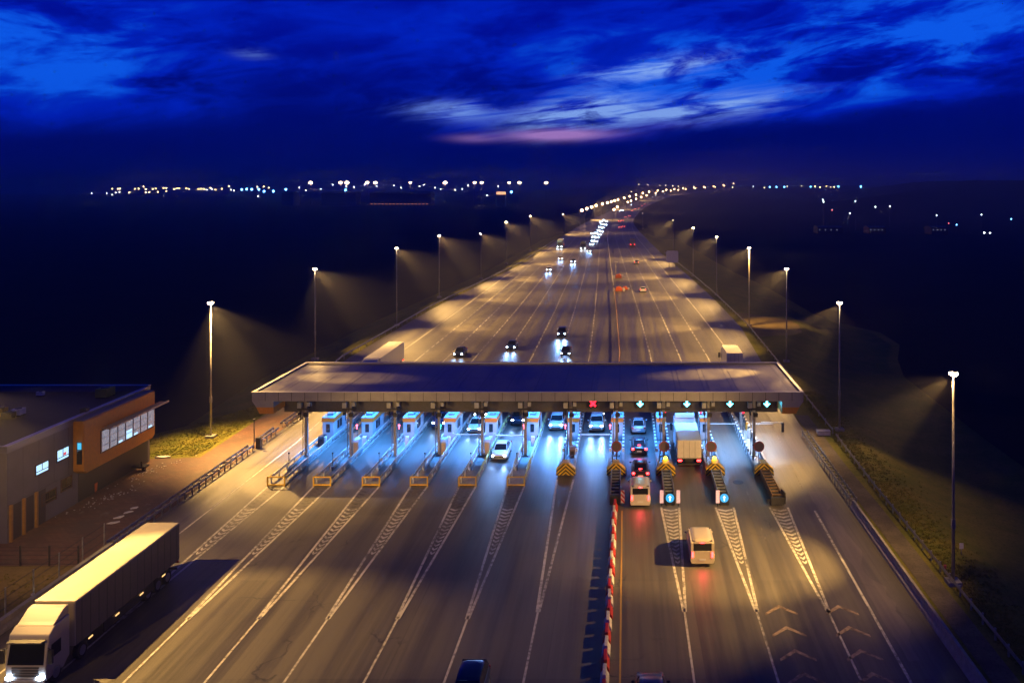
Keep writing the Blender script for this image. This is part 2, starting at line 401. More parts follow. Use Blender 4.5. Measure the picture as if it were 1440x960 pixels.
for i in range(len(grid)-1):
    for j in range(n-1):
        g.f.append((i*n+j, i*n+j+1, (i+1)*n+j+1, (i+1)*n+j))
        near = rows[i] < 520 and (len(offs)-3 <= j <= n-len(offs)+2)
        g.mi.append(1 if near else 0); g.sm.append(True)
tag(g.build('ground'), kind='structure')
rd = MB(MATS['asphalt']); rv = []
NC = 10
for y in rows:
    a, b = interp(LED, y), interp(RED_, y)
    if y > 112 and y < 600: pass
    rv.append([(a+(b-a)*k/NC, y, terr(a+(b-a)*k/NC, y)+(0 if y < 900 else .02)) for k in range(NC+1)])
for r_ in rv: rd.v += r_
n = NC+1
for i in range(len(rv)-1):
    for j in range(NC):
        rd.f.append((i*n+j, i*n+j+1, (i+1)*n+j+1, (i+1)*n+j)); rd.mi.append(0); rd.sm.append(False)
tag(rd.build('road'), kind='structure')
# yard, paths, verges
y_ = MB(MATS['pavers']); y_.poly([(-84, 67.5, 0), (-42.45, 67.5, 0), (-42.45, 128, 0), (-47.4, 128, 0), (-47.4, 112, 0), (-47.2, 94.5, 0), (-52, 94.0, 0), (-84, 94.0, 0)])
tag(y_.build('yard_paving'), kind='structure')
y_ = MB(MATS['sand']); y_.poly([(-84, 40, .0), (-42.45, 40, 0), (-42.45, 67.44, 0), (-84, 67.44, 0)])
tag(y_.build('sandy_verge'), kind='structure')
y_ = MB(MATS['worn_concrete']); y_.poly([(22.2, 40, .0), (23.9, 40, 0), (23.9, 80, 0), (23.7, 92, 0), (23.9, 112, 0), (22.2, 112, 0)])
tag(y_.build('footpath'), kind='structure')
# worn concrete strip beyond the edge line
wa = MATS['asphalt'].copy(); wa.name = 'worn_asphalt'
for n_ in wa.node_tree.nodes:
    if n_.type == 'MIX' and tuple(round(v, 3) for v in n_.inputs[6].default_value)[:3] == (.018, .017, .016): n_.inputs[6].default_value = (.05, .045, .04, 1); n_.inputs[7].default_value = (.17, .15, .13, 1)
y_ = MB(wa); pts = []
L_ = []; R__ = []
for k in range(25):
    yy = 54+k*1.25; L_.append((17.9+random.uniform(-.12, .12), yy, .004)); R__.append((19.3+random.uniform(-.25, .25)-(.5 if k % 9 < 3 else 0), yy, .004))
for k in range(24): y_.poly([L_[k], R__[k], R__[k+1], L_[k+1]])
tag(y_.build('road_patch'), kind='structure')

# ------------------------------------------------------------------ road markings
ISL = [-35.0, -30.4, -25.5, -20.7, -15.85, -11.0, -6.2, -1.0, 4.15, 9.25, 14.3]
mk = MB(MATS['white_paint'])
MZ = .008
def line(p, q, wd=.16, m=None):
    p = Vector(p); q = Vector(q); d = (q-p).normalized(); s = Vector((-d.y, d.x))*wd/2
    mk.poly([(*(p-s), MZ), (*(p+s), MZ), (*(q+s), MZ), (*(q-s), MZ)][::-1], m)
def shift(y): return interp(CEN, y)+1.1
for i, x in enumerate(ISL):
    y0 = 85.4 if i < 6 else (87.4 if i == 6 else 79.8); y1 = 60.2 if i > 5 else 59.2
    if i == 7: continue
    hw = .84; wl = MATS['white_paint']
    line((x-hw, y0), (x-.07, y1), .2); line((x+hw, y0), (x+.07, y1), .2)
    line((x, y1+.4), (x, 38), .15)
    for k in range(40):
        yy = y0-.7-k*.78
        h = hw*(yy-y1)/(y0-y1)-.15
        if h < .18 or yy < y1+5 or i == 6: break
        wr = MATS['worn_paint'] if (i < 6 and k < 7) else MATS['white_paint']
        for s in (-1, 1):
            mk.poly([(x, yy-.35, MZ+.002), (x, yy, MZ+.002), (x+s*h, yy+.35, MZ+.002), (x+s*h, yy, MZ+.002)], wr)
# left edge line and right edge line
line((-38.6, 38), (-38.6, 100), .15); line((-38.6, 100), (-40.6, 140), .15)
line((17.15, 38), (17.5, 79), .2); line((17.5, 84), (18.6, 112), .12, MATS['worn_paint'])
line((-.35, 48), (-.35, 79), .12, mat('yellow_line', (.45, .30, .08), .6))
for y in range(96, 118, 5): line((18.2+.1*(y-96)/5, y), (18.35, y+2.6), .1, MATS['worn_paint'])
# arrows / chevrons on the right lanes
for cx in (10.95, 15.2):
    for yy in (61.2, 58.3, 55.4, 52.8, 50.2):
        for s in (-1, 1):
            mk.poly([(cx, yy, MZ), (cx+s*1.15, yy-1.15, MZ), (cx+s*1.15, yy-1.45, MZ), (cx, yy-.42, MZ)], MATS['orange_paint'])
# short lane dashes right of the plaza
for k in range(6): line((11.9, 72+k*2.2), (11.9, 73+k*2.2), .12, MATS['worn_paint'])
# lanes beyond the plaza
lines_l = [-36.2, -31.3, -26.4, -21.4, -16.5, -11.6, -6.4]; lines_r = [4.4, 9.5, 14.4]
def lx(x0, y):
    s = shift(y); k = max(0, min(1, (y-150)/450)); 
    if x0 < 0: return -1.1+s+(x0+1.1)*(1-.34*k)
    return -1.1+s+(x0+1.1)*(1-.16*k)
for x0 in lines_l+lines_r:
    y = 122.0
    while y < 560:
        if x0 in (-36.2, -31.3) and y > 330: break
        ln = 2.6 if y > 150 else 3.6
        line((lx(x0, y), y), (lx(x0, y+ln), y+ln), .15+.00025*y); y += 3.9 if y > 150 else 3.6
for x0 in (-40.8, 18.9):
    y = 122.0
    while y < 900:
        a = lx(x0, y) if x0 > 0 else max(lx(x0, y), interp(LED, y)+2.5); y2 = y+10; b = lx(x0, y2) if x0 > 0 else max(lx(x0, y2), interp(LED, y2)+2.5)
        line((a, y), (b, y2), .2+.0003*y); y = y2
tag(mk.build('road_markings'), kind='structure')
# worn tyre-polished rumble bands beyond the plaza on the left
rb = MB(MATS['worn_paint'])
for x0 in (-38.6, -33.8, -28.9, -24):
    for k in range(34):
        yy = 140+k*2.3; xx = lx(x0, yy)
        rb.poly([(xx-1.6, yy, .006), (xx+1.6, yy, .006), (xx+1.6, yy+.22, .006), (xx-1.6, yy+.22, .006)])
tag(rb.build('rumble_strips_marking'), kind='structure')

# ------------------------------------------------------------------ canopy
CX0, CX1, CY0, CY1, CZ = -40.3, 19.15, 92.0, 107.6, 7.8
can = empty('toll_canopy', (-10, 99.5, 0), label='long flat toll plaza roof with grey fascia, orange corner ends and steel columns', cat='toll canopy')
def cb(mb, name, m=None, **k):
    mb.v = [(x+10, y-99.5, z) for x, y, z in mb.v]; return mb.build(name, m, can, **k)
o = B1(MATS['canopy_roofing'], (CX0+.25, CX1-.25, CY0+.25, CY1-.25, CZ-.35, CZ-.12)); cb(o, 'roof')
# seams and clutter on the roof
sm_ = MB(MATS['canopy_roofing'])
x = CX0+3
while x < CX1-1: sm_.box(x, x+.05, CY0+.3, CY1-.3, CZ-.12, CZ-.10); x += 3.1
cb(sm_, 'roof_seam')
rim = MB(FASC)
for b_ in ((CX0, CX1, CY0, CY0+.22, CZ-.95, CZ), (CX0, CX1, CY1-.22, CY1, CZ-.95, CZ), (CX0, CX0+.22, CY0+.22, CY1-.22, CZ-.95, CZ), (CX1-.22, CX1, CY0+.22, CY1-.22, CZ-.95, CZ)): rim.box(*b_)
cop = MB(mat('pale_coping', (.6, .6, .6), .35, .3))
for b_ in ((CX0-.05, CX1+.05, CY0-.05, CY0+.27, CZ+.002, CZ+.06), (CX0-.05, CX1+.05, CY1-.27, CY1+.05, CZ+.002, CZ+.06), (CX0-.05, CX0+.27, CY0+.27, CY1-.27, CZ+.002, CZ+.06), (CX1-.27, CX1+.05, CY0+.27, CY1-.27, CZ+.002, CZ+.06)): cop.box(*b_)
cb(cop, 'coping')
x = CX0+1.4
while x < CX1: rim.box(x, x+.05, CY0-.006, CY0-.001, CZ-.93, CZ-.03, DK); x += 1.42
cb(rim, 'fascia')
band = B1(SOFF, (CX0+2.2, CX1-2.2, CY0+3.2, CY0+3.5, 4.85, 7.0), (CX0+2.2, CX1-2.2, CY1-3.5, CY1-3.2, 4.85, 7.0)); cb(band, 'signal_beam')
cl = B1(mat('ceiling_panel', (.5, .5, .5), .6), (CX0+.25, CX1-.25, CY0+.25, CY1-.25, 6.9, 7.05)); cb(cl, 'ceiling')
for s, xe in ((1, CX0), (-1, CX1)):
    e = MB(FASC); e.prism([(xe, CZ-.96), (xe+s*2.3, CZ-.96), (xe+s*2.3, 6.2), (xe+s*.45, 6.2)], 'y', CY0+.01, CY1-.01); cb(e, 'end_panel')
    e = MB(ORANGE); e.prism([(xe+s*.45, 6.19), (xe+s*2.3, 6.19), (xe+s*2.3, 5.5), (xe+s*.8, 5.5)], 'y', CY0, CY1); cb(e, 'orange_end')
COLX = [-35.4, -30.45, -25.55, -20.7, -15.9, -11.1, -6.1, -1.0, 4.2, 9.15, 14.2]
for i, x in enumerate(COLX):
    for yb, nm in ((94.6, 'column'), (105.2, 'column')):
        c = MB(POLE if i < 7 else G); wd = .15 if i not in (1, 3, 4) else .12
        c.box(x-wd, x+wd, yb-.2, yb+.2, .14, 6.88); c.box(x-.32, x+.32, yb-.3, yb+.3, .135, .25)
        if yb < 100:
            c.tube((x-.35, yb-.1, .3), (x-.35, yb-.1, 6.5), .05)
        co = cb(c, nm)
        if yb < 100:
            for bx_ in ((x-.75, x-.3, yb-.75, yb-.25, 5.6, 6.2), (x+.3, x+.65, yb-.7, yb-.25, 5.8, 6.25)):
                q = MB(WHITE); q.box(*bx_); q.v = [(a+10, b-99.5, c_) for a, b, c_ in q.v]; q.build('camera_housing', None, co)
            q = MB(DK); q.box(x-.8, x+.7, yb-.5, yb-.35, 5.35, 5.5); q.box(x-.6, x-.42, yb-.95, yb-.4, 4.9, 5.15); q.box(x-.1, x+.35, yb-.6, yb-.25, 4.6, 5.0); q.tube((x-.5, yb-.4, 4.2), (x-.5, yb-.4, 5.4), .04)
            q.v = [(a+10, b-99.5, c_) for a, b, c_ in q.v]; q.build('equipment_bracket', None, co)
CEILP = 6600
for i in range(12):
    x = (COLX[0]-2.5) if i == 0 else ((COLX[-1]+2.6) if i == 11 else (COLX[i-1]+COLX[i])/2)
    for yy in (96.9, 101.5):
        q = B1(E_COOL, (x-.55, x+.55, yy-.12, yy+.12, 6.78, 6.86)); cb(q, 'ceiling_light')
        k = 1.0 if 1 <= i <= 10 else (.12 if i == 0 else .8)
        k *= (1, .8, .9, .55, .9, .65, 1.25, .45, .8, .7, .8, 1)[i]
        spot('canopy_spot', (x, yy, 6.7), (x, yy-.6, 0), CEILP*k, (.06, .30, 1.0) if i < 10 else ((.22, .48, 1.0) if i == 10 else (.75, .82, 1.0)), 140, .7, .35)

# lane signals hanging on the beam
def lane_signal(x, kind, label):
    t_ = empty('lane_signal', (x, CY0+3.0, 5.85), label=label, cat='lane signal', group='lane signals on the toll roof beam')
    child(B1(DK, (-.55, .55, -.02, .18, -.5, .5)), 'housing', t_)
    s = MB(E_REDX if kind == 'x' else E_CYAN)
    if kind == 'x':
        for sg in (1, -1):
            d = .3; h = .09; s.poly([(-d-h*sg*sg, -.06, -sg*d+h), (-d+h, -.06, -sg*d-h) if sg > 0 else (-d+h, -.06, d+h), (d+h, -.06, sg*d-h) if sg > 0 else (d+h, -.06, -d+h), (d-h, -.06, sg*d+h) if sg > 0 else (d-h, -.06, -d-h)]) if False else None
        for a in (45, -45):
            ca, sa = math.cos(R(a)), math.sin(R(a))
            pts = [(-.42, -.1), (.42, -.1), (.42, .1), (-.42, .1)]
            dy = -.05 if a > 0 else -.055
            s.poly([(p*ca-q*sa, dy, p*sa+q*ca) for p, q in pts])
    else:
        s.poly([(-.1, -.05, .38), (-.1, -.05, .0), (.1, -.05, .0), (.1, -.05, .38)])
        s.poly([(-.38, -.05, .0), (0, -.05, -.4), (.38, -.05, .0), (.1, -.05, 0.001), (-.1, -.05, 0.001)])
    child(s, 'lit_symbol', t_)
    spot('signal_glow', (x, CY0+2.6, 5.85), (x, CY0, 5.0), 60, (1, .02, .05) if kind == 'x' else (.1, .7, 1), 160, 1, .2)
lane_signal(-3.65, 'x', 'lit red cross signal on the toll roof beam')
for x, l in ((1.6, 'cyan down arrow signal just right of the red cross, first of four'), (6.8, 'second cyan down arrow signal right of the red cross'), (11.6, 'third cyan down arrow signal right of the red cross'), (15.7, 'cyan down arrow signal nearest the right orange end of the toll roof')): lane_signal(x, 'arrow', l)

# ------------------------------------------------------------------ toll islands
ORD = ['first', 'second', 'third', 'fourth', 'fifth', 'sixth', 'seventh', 'eighth', 'ninth', 'tenth', 'eleventh']
RAIL_L = mat('pale_guard_rail', (.72, .75, .72), .4, .3, noise=.2); RAIL_Y = mat('yellow_green_rail', (.55, .62, .25), .45, noise=.3)
for i, x in enumerate(ISL):
    w_ = 1.7; hw = .85
    if i < 6:
        y0 = 85.6
        lab = ORD[i]+' toll island from the left, with steel rails and a yellow end frame'
    else:
        y0 = 88.5
        lab = ORD[i]+' toll island from the left, with striped low walls and a hazard chevron nose'
    t_ = empty('toll_island', (x, y0, 0), label=lab, cat='toll island', group='islands between the toll lanes')
    d = MB(CONC); d.prism([(-hw, 0), (-hw+.25, -.0), (hw-.25, 0), (hw, .0), (hw, 36), (-hw, 36)], 'z', 0, .14); child(d, 'kerb_deck', t_)
    if i < 6:
        for s, m in ((-1, RAIL_L), (1, RAIL_Y if i > 3 else RAIL_L)):
            r = MB(m); r.box(s*(hw-.09), s*(hw-.02), .3, 35.5, .55, .85) if s > 0 else r.box(s*(hw-.02), s*(hw-.09), .3, 35.5, .55, .85)
            a_, b__ = sorted((s*(hw-.06), s*(hw-.16)))
            for k in range(18): r.box(a_, b__, .4+k*2, .52+k*2, .14, .62)
            child(r, 'guard_rail', t_)
            r = MB(m); a_, b__ = sorted((s*(hw-.28), s*(hw-.34))); r.box(a_, b__, 4, 35.5, .14, .42); child(r, 'low_rail', t_)
        f = MB(YEL)
        for s in (-1, 1): f.box(s*hw-.06, s*hw+.06, -.25, -.13, 0, 1.0); f.box(s*hw-.04, s*hw+.04, -.13, .9, .78, .9)
        f.box(-hw+.06, hw-.06, -.25, -.13, .88, 1.0); f.box(-hw+.06, hw-.06, -.25, -.13, .1, .22); child(f, 'end_frame', t_)
    else:
        for s in (-1, 1):
            a_, b__ = sorted((s*hw*.98, s*(hw-.24)))
            child(B1(MATS['zebra_stripes'], (a_, b__, 6.2, 27, .145, .95)), 'striped_wall', t_)
            child(B1(CONC, (a_, b__, 1.0, 6.15, .145, .6)), 'low_wall', t_)
        no = MB(MATS['hazard_chevrons'])
        no.prism([(-1.0, .15), (-.95, .85), (-.35, 1.35), (.35, 1.35), (.95, .85), (1.0, .15)], 'y', -.35, .35)
        child(no, 'chevron_nose', t_, bevel=.04)
        child(B1(YEL, (-.36, .36, -.38, .9, 1.352, 1.42)), 'nose_cap', t_)
    # small equipment lying on the deck
    q = MB(DK); q.tube((-.45, 4.2, .14), (-.45, 4.2, 1.9), .04); q.ball((-.45, 4.2, 1.95), .1, nu=8, nv=5); child(q, 'sensor_post', t_)
    q = MB(WPL); q.box(.1, .5, 12.5, 12.9, .14, 1.2); child(q, 'equipment_box', t_)
    if i in (6, 7, 8, 9, 10):
        q = MB(DK); q.tube((-.55, 3.2, .5), (.45, 5.6, .5), .035, n=6); child(q, 'cable', t_)

# crash cushions in front of the right-hand islands
SGB = mat('sign_grey_back', (.10, .07, .08), .6); SGR = mat('sign_red_rim', (.28, .05, .06), .5)
for i in (7, 8, 9, 10):
    x = ISL[i]
    t_ = empty('crash_cushion', (x, 80.6, 0), label={7: 'ladder-like crash cushion ending at the red and white barrier blocks', 8: 'crash cushion with glowing blue sign behind the white van lane', 9: 'crash cushion with glowing blue sign, second from the right', 10: 'rusty crash cushion with bent end plates, rightmost of the row'}[i], cat='crash cushion', group='crash cushions in front of the toll islands')
    m = G if i != 10 else mat('rusty_metal', (.20, .12, .06), .7, .3, noise=.4)
    for s in (-1, 1):
        a_, b__ = sorted((s*.42, s*.50)); child(B1(m, (a_, b__, 0, 7.3, .35, .62), (a_, b__, 0, 7.3, .70, .95)), 'side_rail', t_)
    child(B1(RUB, (-.36, .36, .1, 7.3, .1, .82)), 'foam_core', t_)
    for k in range(9): child(B1(m, (-.415, .415, .1+k*.86, .24+k*.86, .2, .93)), 'cross_frame', t_)
    if i == 10:
        child(B1(DK, (-.7, .55, -.5, -.1, .1, .8), (.55, .65, -.6, .6, .2, 1.25), (-1.1, -.7, -.4, -.3, .5, .62)), 'bent_plate', t_, rz=.12)
    else:
        child(B1(DK, (-.5, .5, -.3, -.02, .05, .9)), 'nose_block', t_)
# blue keep-side signs and striped plates
for i in (8, 9):
    x = ISL[i]
    t_ = empty('blue_sign', (x, 80.2, 0), label=['glowing round blue arrow sign on the cushion left of the box truck lane', 'glowing round blue arrow sign right of the box truck lane'][i-8], cat='road sign', group='blue arrow signs at the crash cushions')
    q = MB(E_SIGN); q.tube((0, -.08, .75), (0, -.03, .75), .40, n=20); child(q, 'sign_face', t_)
    q = MB(E_SIGNW); q.box(-.05, .05, -.10, -.085, .5, .85); q.poly([(-.15, -.095, .8), (.15, -.095, .8), (0, -.095, 1.0)]); child(q, 'arrow', t_)
    q = MB(DK); q.tube((-.35, 0, 0), (-.35, 0, .6), .03); q.tube((.35, 0, 0), (.35, 0, .6), .03); q.box(-.4, .4, -.02, .04, .35, 1.15); child(q, 'frame', t_)
for i, sd, l in ((7, .72, 'red and white striped plate beside the barrier blocks'), (8, -.78, 'striped plate left of the blue sign beside the white van'), (8, .78, 'striped plate right of the blue sign before the van'), (9, -.62, 'striped plate beside the right blue sign')):
    t_ = empty('striped_plate', (ISL[i]+sd, 80.1, 0), label=l, cat='marker plate', group='red and white striped marker plates')
    q = MB(MATS['red_white_stripes'] if i == 7 else mat('pink_white_glow', (.8, .5, .55), .4, noise=.4, nscale=5, emit=(1, .7, .8), estr=.35)); q.box(-.17, .17, -.02, .02, .3, 1.5); child(q, 'plate', t_)  # pink plates glow faintly in place of reflected light
    q = MB(DK); q.box(-.04, .04, .025, .07, 0, 1.45); child(q, 'post', t_)
# round signs on the right islands
for i in (7, 8, 9, 10):
    t_ = empty('round_sign', (ISL[i]+(0 if i < 9 else (.0 if i == 9 else .1)), 92.3, .14), label='dull red rimmed round sign on the '+ORD[i]+' toll island from the left', cat='road sign', group='round signs on the toll islands')
    q = MB(SGR); q.tube((0, -.04, 1.75), (0, 0, 1.75), .58, n=24); child(q, 'rim', t_)
    q = MB(SGB); q.tube((0, -.06, 1.75), (0, -.042, 1.75), .46, n=24); child(q, 'face', t_)
    q = MB(DK); q.tube((0, .05, 0), (0, .05, 1.9), .05); child(q, 'post', t_)
for i in (8, 9):
    t_ = empty('warning_beacon', (ISL[i], 89.1, 1.422), label=['bright amber beacon on the ninth island nose', 'small amber beacon on the tenth island nose'][i-8], cat='beacon', group='amber beacons on the island noses')
    q = MB(E_AMB); q.ball((0, 0, .2), .2, nu=10, nv=6); child(q, 'lamp', t_)
    q = MB(DK); q.tube((0, 0, 0), (0, 0, .08), .14); child(q, 'base', t_)

# ------------------------------------------------------------------ booths
BI = [0, 1, 2, 3, 4, 5, 6, 7, 8, 9]
for i in BI:
    x = ISL[i]; off = -.2 if i else -.9
    small = i >= 8
    t_ = empty('toll_booth', (x+(off if i else -.75)*.0, 100.3, .14), label='white toll booth with orange roof band on the '+ORD[i]+' island from the left', cat='toll booth', group='toll booths on the islands')
    bw = .66 if i < 8 else .5; bl = 4.6 if i < 8 else 2.6
    child(B1(WHITE, (-bw, bw, 0, bl, .05, 2.2)), 'wall', t_, bevel=.03)
    child(B1(mat('booth_orange', (.75, .17, .01), .5), (-bw-.05, bw+.05, -.05, bl+.05, 2.202, 2.66)), 'orange_band', t_)
    child(B1(mat('booth_roof', (.25, .4, .5), .5), (-bw-.05, bw+.05, -.05, bl+.05, 2.662, 2.74), (-bw+.3, bw-.3, .8, 1.7, 2.742, 3.0)), 'roof', t_)
    child(B1(GLASS, (-.22, .22, -.02, -.003, 1.0, 1.95)), 'front_window', t_)
    for s in (-1, 1):
        a_, b__ = sorted((s*(bw+.003), s*(bw+.02)))
        for yy in ((1.3, 2.0), (2.2, 2.9)) if not small else ((.7, 1.4),):
            child(B1(GLASS, (a_, b__, yy[0], yy[1], 1.05, 2.0)), 'side_window', t_)
        child(B1(mat('booth_door', (.45, .47, .5), .5), (a_, b__, 3.3 if not small else 1.7, 4.1 if not small else 2.4, .1, 2.05)), 'door', t_)
    child(B1(DK, (bw-.05, bw+.12, -.25, -.06, .05, .65)), 'bumper_post', t_)
# payment kiosks
for i in (1, 3, 4, 0, 6):
    x = ISL[i]
    y0 = 94.0 if i in (1, 3, 4) else (97.2 if i == 0 else 93.3)
    t_ = empty('payment_kiosk', (x+.45*(i not in (0, 6))+(.3 if i == 6 else 0), y0+.9, .14), label={1: 'white payment kiosk at the second column from the left', 3: 'white payment kiosk at the fourth column from the left', 4: 'white payment kiosk at the fifth column from the left', 0: 'dark small cabinet in front of the first toll booth', 6: 'brown payment cabinet on the seventh island behind the chevron nose'}[i], cat='payment kiosk', group='payment kiosks on the islands')
    m_ = {0: DK, 6: mat('brown_cabinet', (.16, .10, .08), .6)}.get(i, WHITE)
    h = 1.75 if i in (1, 3, 4) else 1.15
    bd = MB(m_); bd.prism([(-.3, .05), (-.3, h-.25), (-.1, h), (.9, h), (.9, .05)], 'x', -.32, .32); child(bd, 'cabinet', t_, bevel=.03)
    child(B1(mat('kiosk_panel', (.45, .33, .22), .5) if i in (1, 3, 4) else DK, (-.2, .2, -.325, -.303, .35, h-.4)), 'screen_panel', t_)
    child(B1(DK, (-.34, .34, -.34, .92, 0, .05)), 'plinth', t_)
# lane traffic lights by the booths
for i, c in ((1, 'p'), (2, 'p'), (3, 'g'), (4, 'p'), (5, 'p'), (6, 'p'), (7, 'p'), (8, 'r'), (9, 'r'), (10, 'r')):
    x = ISL[i]-.82 if i < 8 else ISL[i]+.5
    zc = 2.15 if i < 8 else 2.9; yy = 99.2 if i < 8 else 101.5
    if i >= 9: x = ISL[i]-.35
    t_ = empty('traffic_light', (x, yy, .0 if i < 8 else .14), label=('green lit' if c == 'g' else ('red lit' if c == 'r' else 'pink lit'))+' lane traffic light at the '+ORD[i]+' island from the left', cat='traffic light', group='lane traffic lights at the booths')
    q = MB(DK); q.tube((0, 0, 0), (0, 0, zc-.3), .05); q.box(-.14, .14, -.1, .12, zc-.35, zc+.35); child(q, 'housing', t_)
    q = MB({'g': E_GREEN, 'p': E_PINK, 'r': E_REDX}[c]); q.tube((0, -.14, zc+.12), (0, -.105, zc+.12), .12, n=12); q.box(-.05, .05, -.13, -.105, zc-.3, zc-.02) if c != 'r' else None; child(q, 'lit_lens', t_)
# boom barriers
bar = [(3, 100.0), (4, 99.6), (7, 99.9), (8, 104.4), (9, 104.4), (10, 104.4)]
for k, (i, yy) in enumerate(bar):
    x = ISL[i]
    lab = {3: 'lowered boom across the lane right of the fourth toll island', 4: 'lowered boom across the lane right of the fifth toll island', 7: 'lowered boom across the lane under the red cross', 8: 'boom across the box truck lane', 9: 'boom across the lane right of the tenth toll island', 10: 'wide boom across the lane right of the rightmost toll island'}[i]
    t_ = empty('boom_barrier', (x+.5 if i != 7 else x-.5, yy, .14), rz=0 if i != 7 else math.pi, label=lab, cat='boom barrier', group='boom barriers across the lanes')
    child(B1(WHITE if i < 8 else ORANGE, (-.15, .15, -.15, .15, 0, 1.0)), 'housing', t_, bevel=.02)
    ln = 3.6 if i != 10 else 3.0
    child(B1(WPL, (.16, ln+.2, -.04, .04, .78, .88)), 'arm', t_)
t_ = empty('boom_barrier', (19.2, 104.4, 0), rz=math.pi, label='boom on a dark post at the right edge of the plaza', cat='boom barrier', group='boom barriers across the lanes')
child(B1(DK, (-.15, .15, -.15, .15, 0, 1.1)), 'housing', t_); child(B1(WPL, (.0, 2.6, -.04, .04, 1.102, 1.2)), 'arm', t_)

# ------------------------------------------------------------------ barriers and guardrails
nb = 20
for k in range(nb):
    yy = 79.2-k*1.62
    cvx = -1.05-.25*(k/nb)
    red = k % 2 == 0
    b = MB(RED if red else WPL)
    b.prism([(-.28, 0), (-.26, .22), (-.13, .42), (-.11, .82), (.11, .82), (.13, .42), (.26, .22), (.28, 0)], 'y', -.64, .64)
    b.box(-.06, .06, -.80, -.64, .25, .5); b.box(-.06, .06, .64, .80, .25, .5)
    o = b.build('barrier_block', bevel=.03, loc=(cvx+random.uniform(-.04, .04), yy, .004), rz=random.uniform(-.03, .03))
    near = ['nearest the crash cushion', 'behind'][0]
    tag(o, ('red' if red else 'white')+' plastic barrier block, '+['first', 'second', 'third', 'fourth', 'fifth', 'sixth', 'seventh', 'eighth', 'ninth', 'tenth'][k//2]+' '+('red' if red else 'white')+' one counted from the crash cushion', 'barrier block', 'red and white barrier blocks along the centre line')
def guardrail(name, pts, label, cat='guardrail', step=2.0, double=False, h=.75, m=G, grp=None):
    t_ = empty(name, (pts[0][0], pts[0][1], terr(*pts[0][:2])), label=label, cat=cat, group=grp)
    o0 = Vector((pts[0][0], pts[0][1], t_.location.z))
    P = [Vector((p[0], p[1], terr(p[0], p[1]))) for p in pts]
    L = [0]
    for a, b in zip(P[:-1], P[1:]): L.append(L[-1]+(b-a).length)
    def pt(s):
        for k in range(len(P)-1):
            if s <= L[k+1]+1e-6: return P[k].lerp(P[k+1], (s-L[k])/(L[k+1]-L[k]))-o0
        return P[-1]-o0
    rl = MB(m)
    for z0, dx in (((h-.3, 0), (h-.3, .62)) if double else ((h-.3, 0),)):
        s = 0; prev = None
        while s <= L[-1]+.01:
            p = pt(s); q = pt(min(s+.5, L[-1])); d = (pt(min(s+.6, L[-1]))-pt(max(0, min(s, L[-1]-.6)))); d.z = 0; d.normalize(); nn = Vector((d.y, -d.x, 0))
            sec = [p+nn*(dx-.03)+Vector((0, 0, z0)), p+nn*(dx+.04)+Vector((0, 0, z0+.07)), p+nn*(dx-.01)+Vector((0, 0, z0+.15)), p+nn*(dx+.04)+Vector((0, 0, z0+.23)), p+nn*(dx-.03)+Vector((0, 0, z0+.30)), p+nn*(dx-.06)+Vector((0, 0, z0+.15))]
            if prev: rl.loft([prev, sec], cap=False, sm=False)
            prev = sec; s += 4.0
            if s > L[-1] and s < L[-1]+3.99: s = L[-1]
    child(rl, 'rail', t_)
    s = .5; c = 0
    base = None
    while s < L[-1] and c < 99:
        p = pt(s)
        if base is None:
            q = MB(m)
            if double: q.box(-.06, .06, -.05, .05, 0, h-.02); q.box(-.70, -.62, -.05, .05, 0, h-.02); q.box(-.62, -.06, -.04, .04, h-.28, h-.16)
            else: q.box(.045, .15, -.06, .06, 0, h)
            base = q.build('post', None, t_); ob = base
        else:
            ob = base.copy(); col.objects.link(ob); ob.parent = t_
        ob.location = p + (Vector((.66, 0, 0)) if double else Vector((0, 0, 0)))
        s += step; c += 1
    return t_
guardrail('guardrail', [(-42.9, 70.5), (-42.9, 97.0)], 'double sided steel guardrail between the brick yard and the left toll lane', step=1.35, double=True)
guardrail('guardrail', [(-42.9, 98.6), (-42.9, 104)], 'short guardrail section beyond the dark gate post on the left', step=1.3, double=True)
guardrail('guardrail', [(-42.9, 106), (-42.9, 126)], 'guardrail section reaching under the left end of the toll roof', step=1.6, double=True)
guardrail('guardrail', [(21.1, 80), (21.2, 102.5)], 'double sided guardrail beside the right toll lane', step=1.15, double=True)
guardrail('guardrail', [(24.3, 42), (24.5, 84), (24.9, 101)], 'outer guardrail between the footpath and the right grass bank', step=2.0, h=.8)
guardrail('guardrail', [(25.0, 103), (25.6, 140), (26.0, 183)]+[(interp(RED_, y)+1.3, y) for y in (234, 291, 381)], 'long guardrail on the right edge of the road beyond the toll roof', step=4.0, h=.8)
guardrail('guardrail', [(interp(LED, y)-.5, y) for y in (132, 146, 210, 270, 333, 467)], 'long guardrail on the left edge of the road beyond the toll roof', step=4.0, h=.8)
guardrail('guardrail', [(interp(CEN, y), y) for y in (258, 300, 330, 380, 434, 500, 560)], 'pale median barrier in the far road beyond the orange barriers', step=4.0, h=1.0, m=WPL)
t_ = guardrail('guardrail', [(interp(CEN, y), y) for y in (124, 150, 180, 204, 246)], 'median barrier behind the toll roof with reflective posts', step=2.0, h=1.0, m=mat('median_rail', (.42, .25, .18), .5, noise=.5, nscale=2))
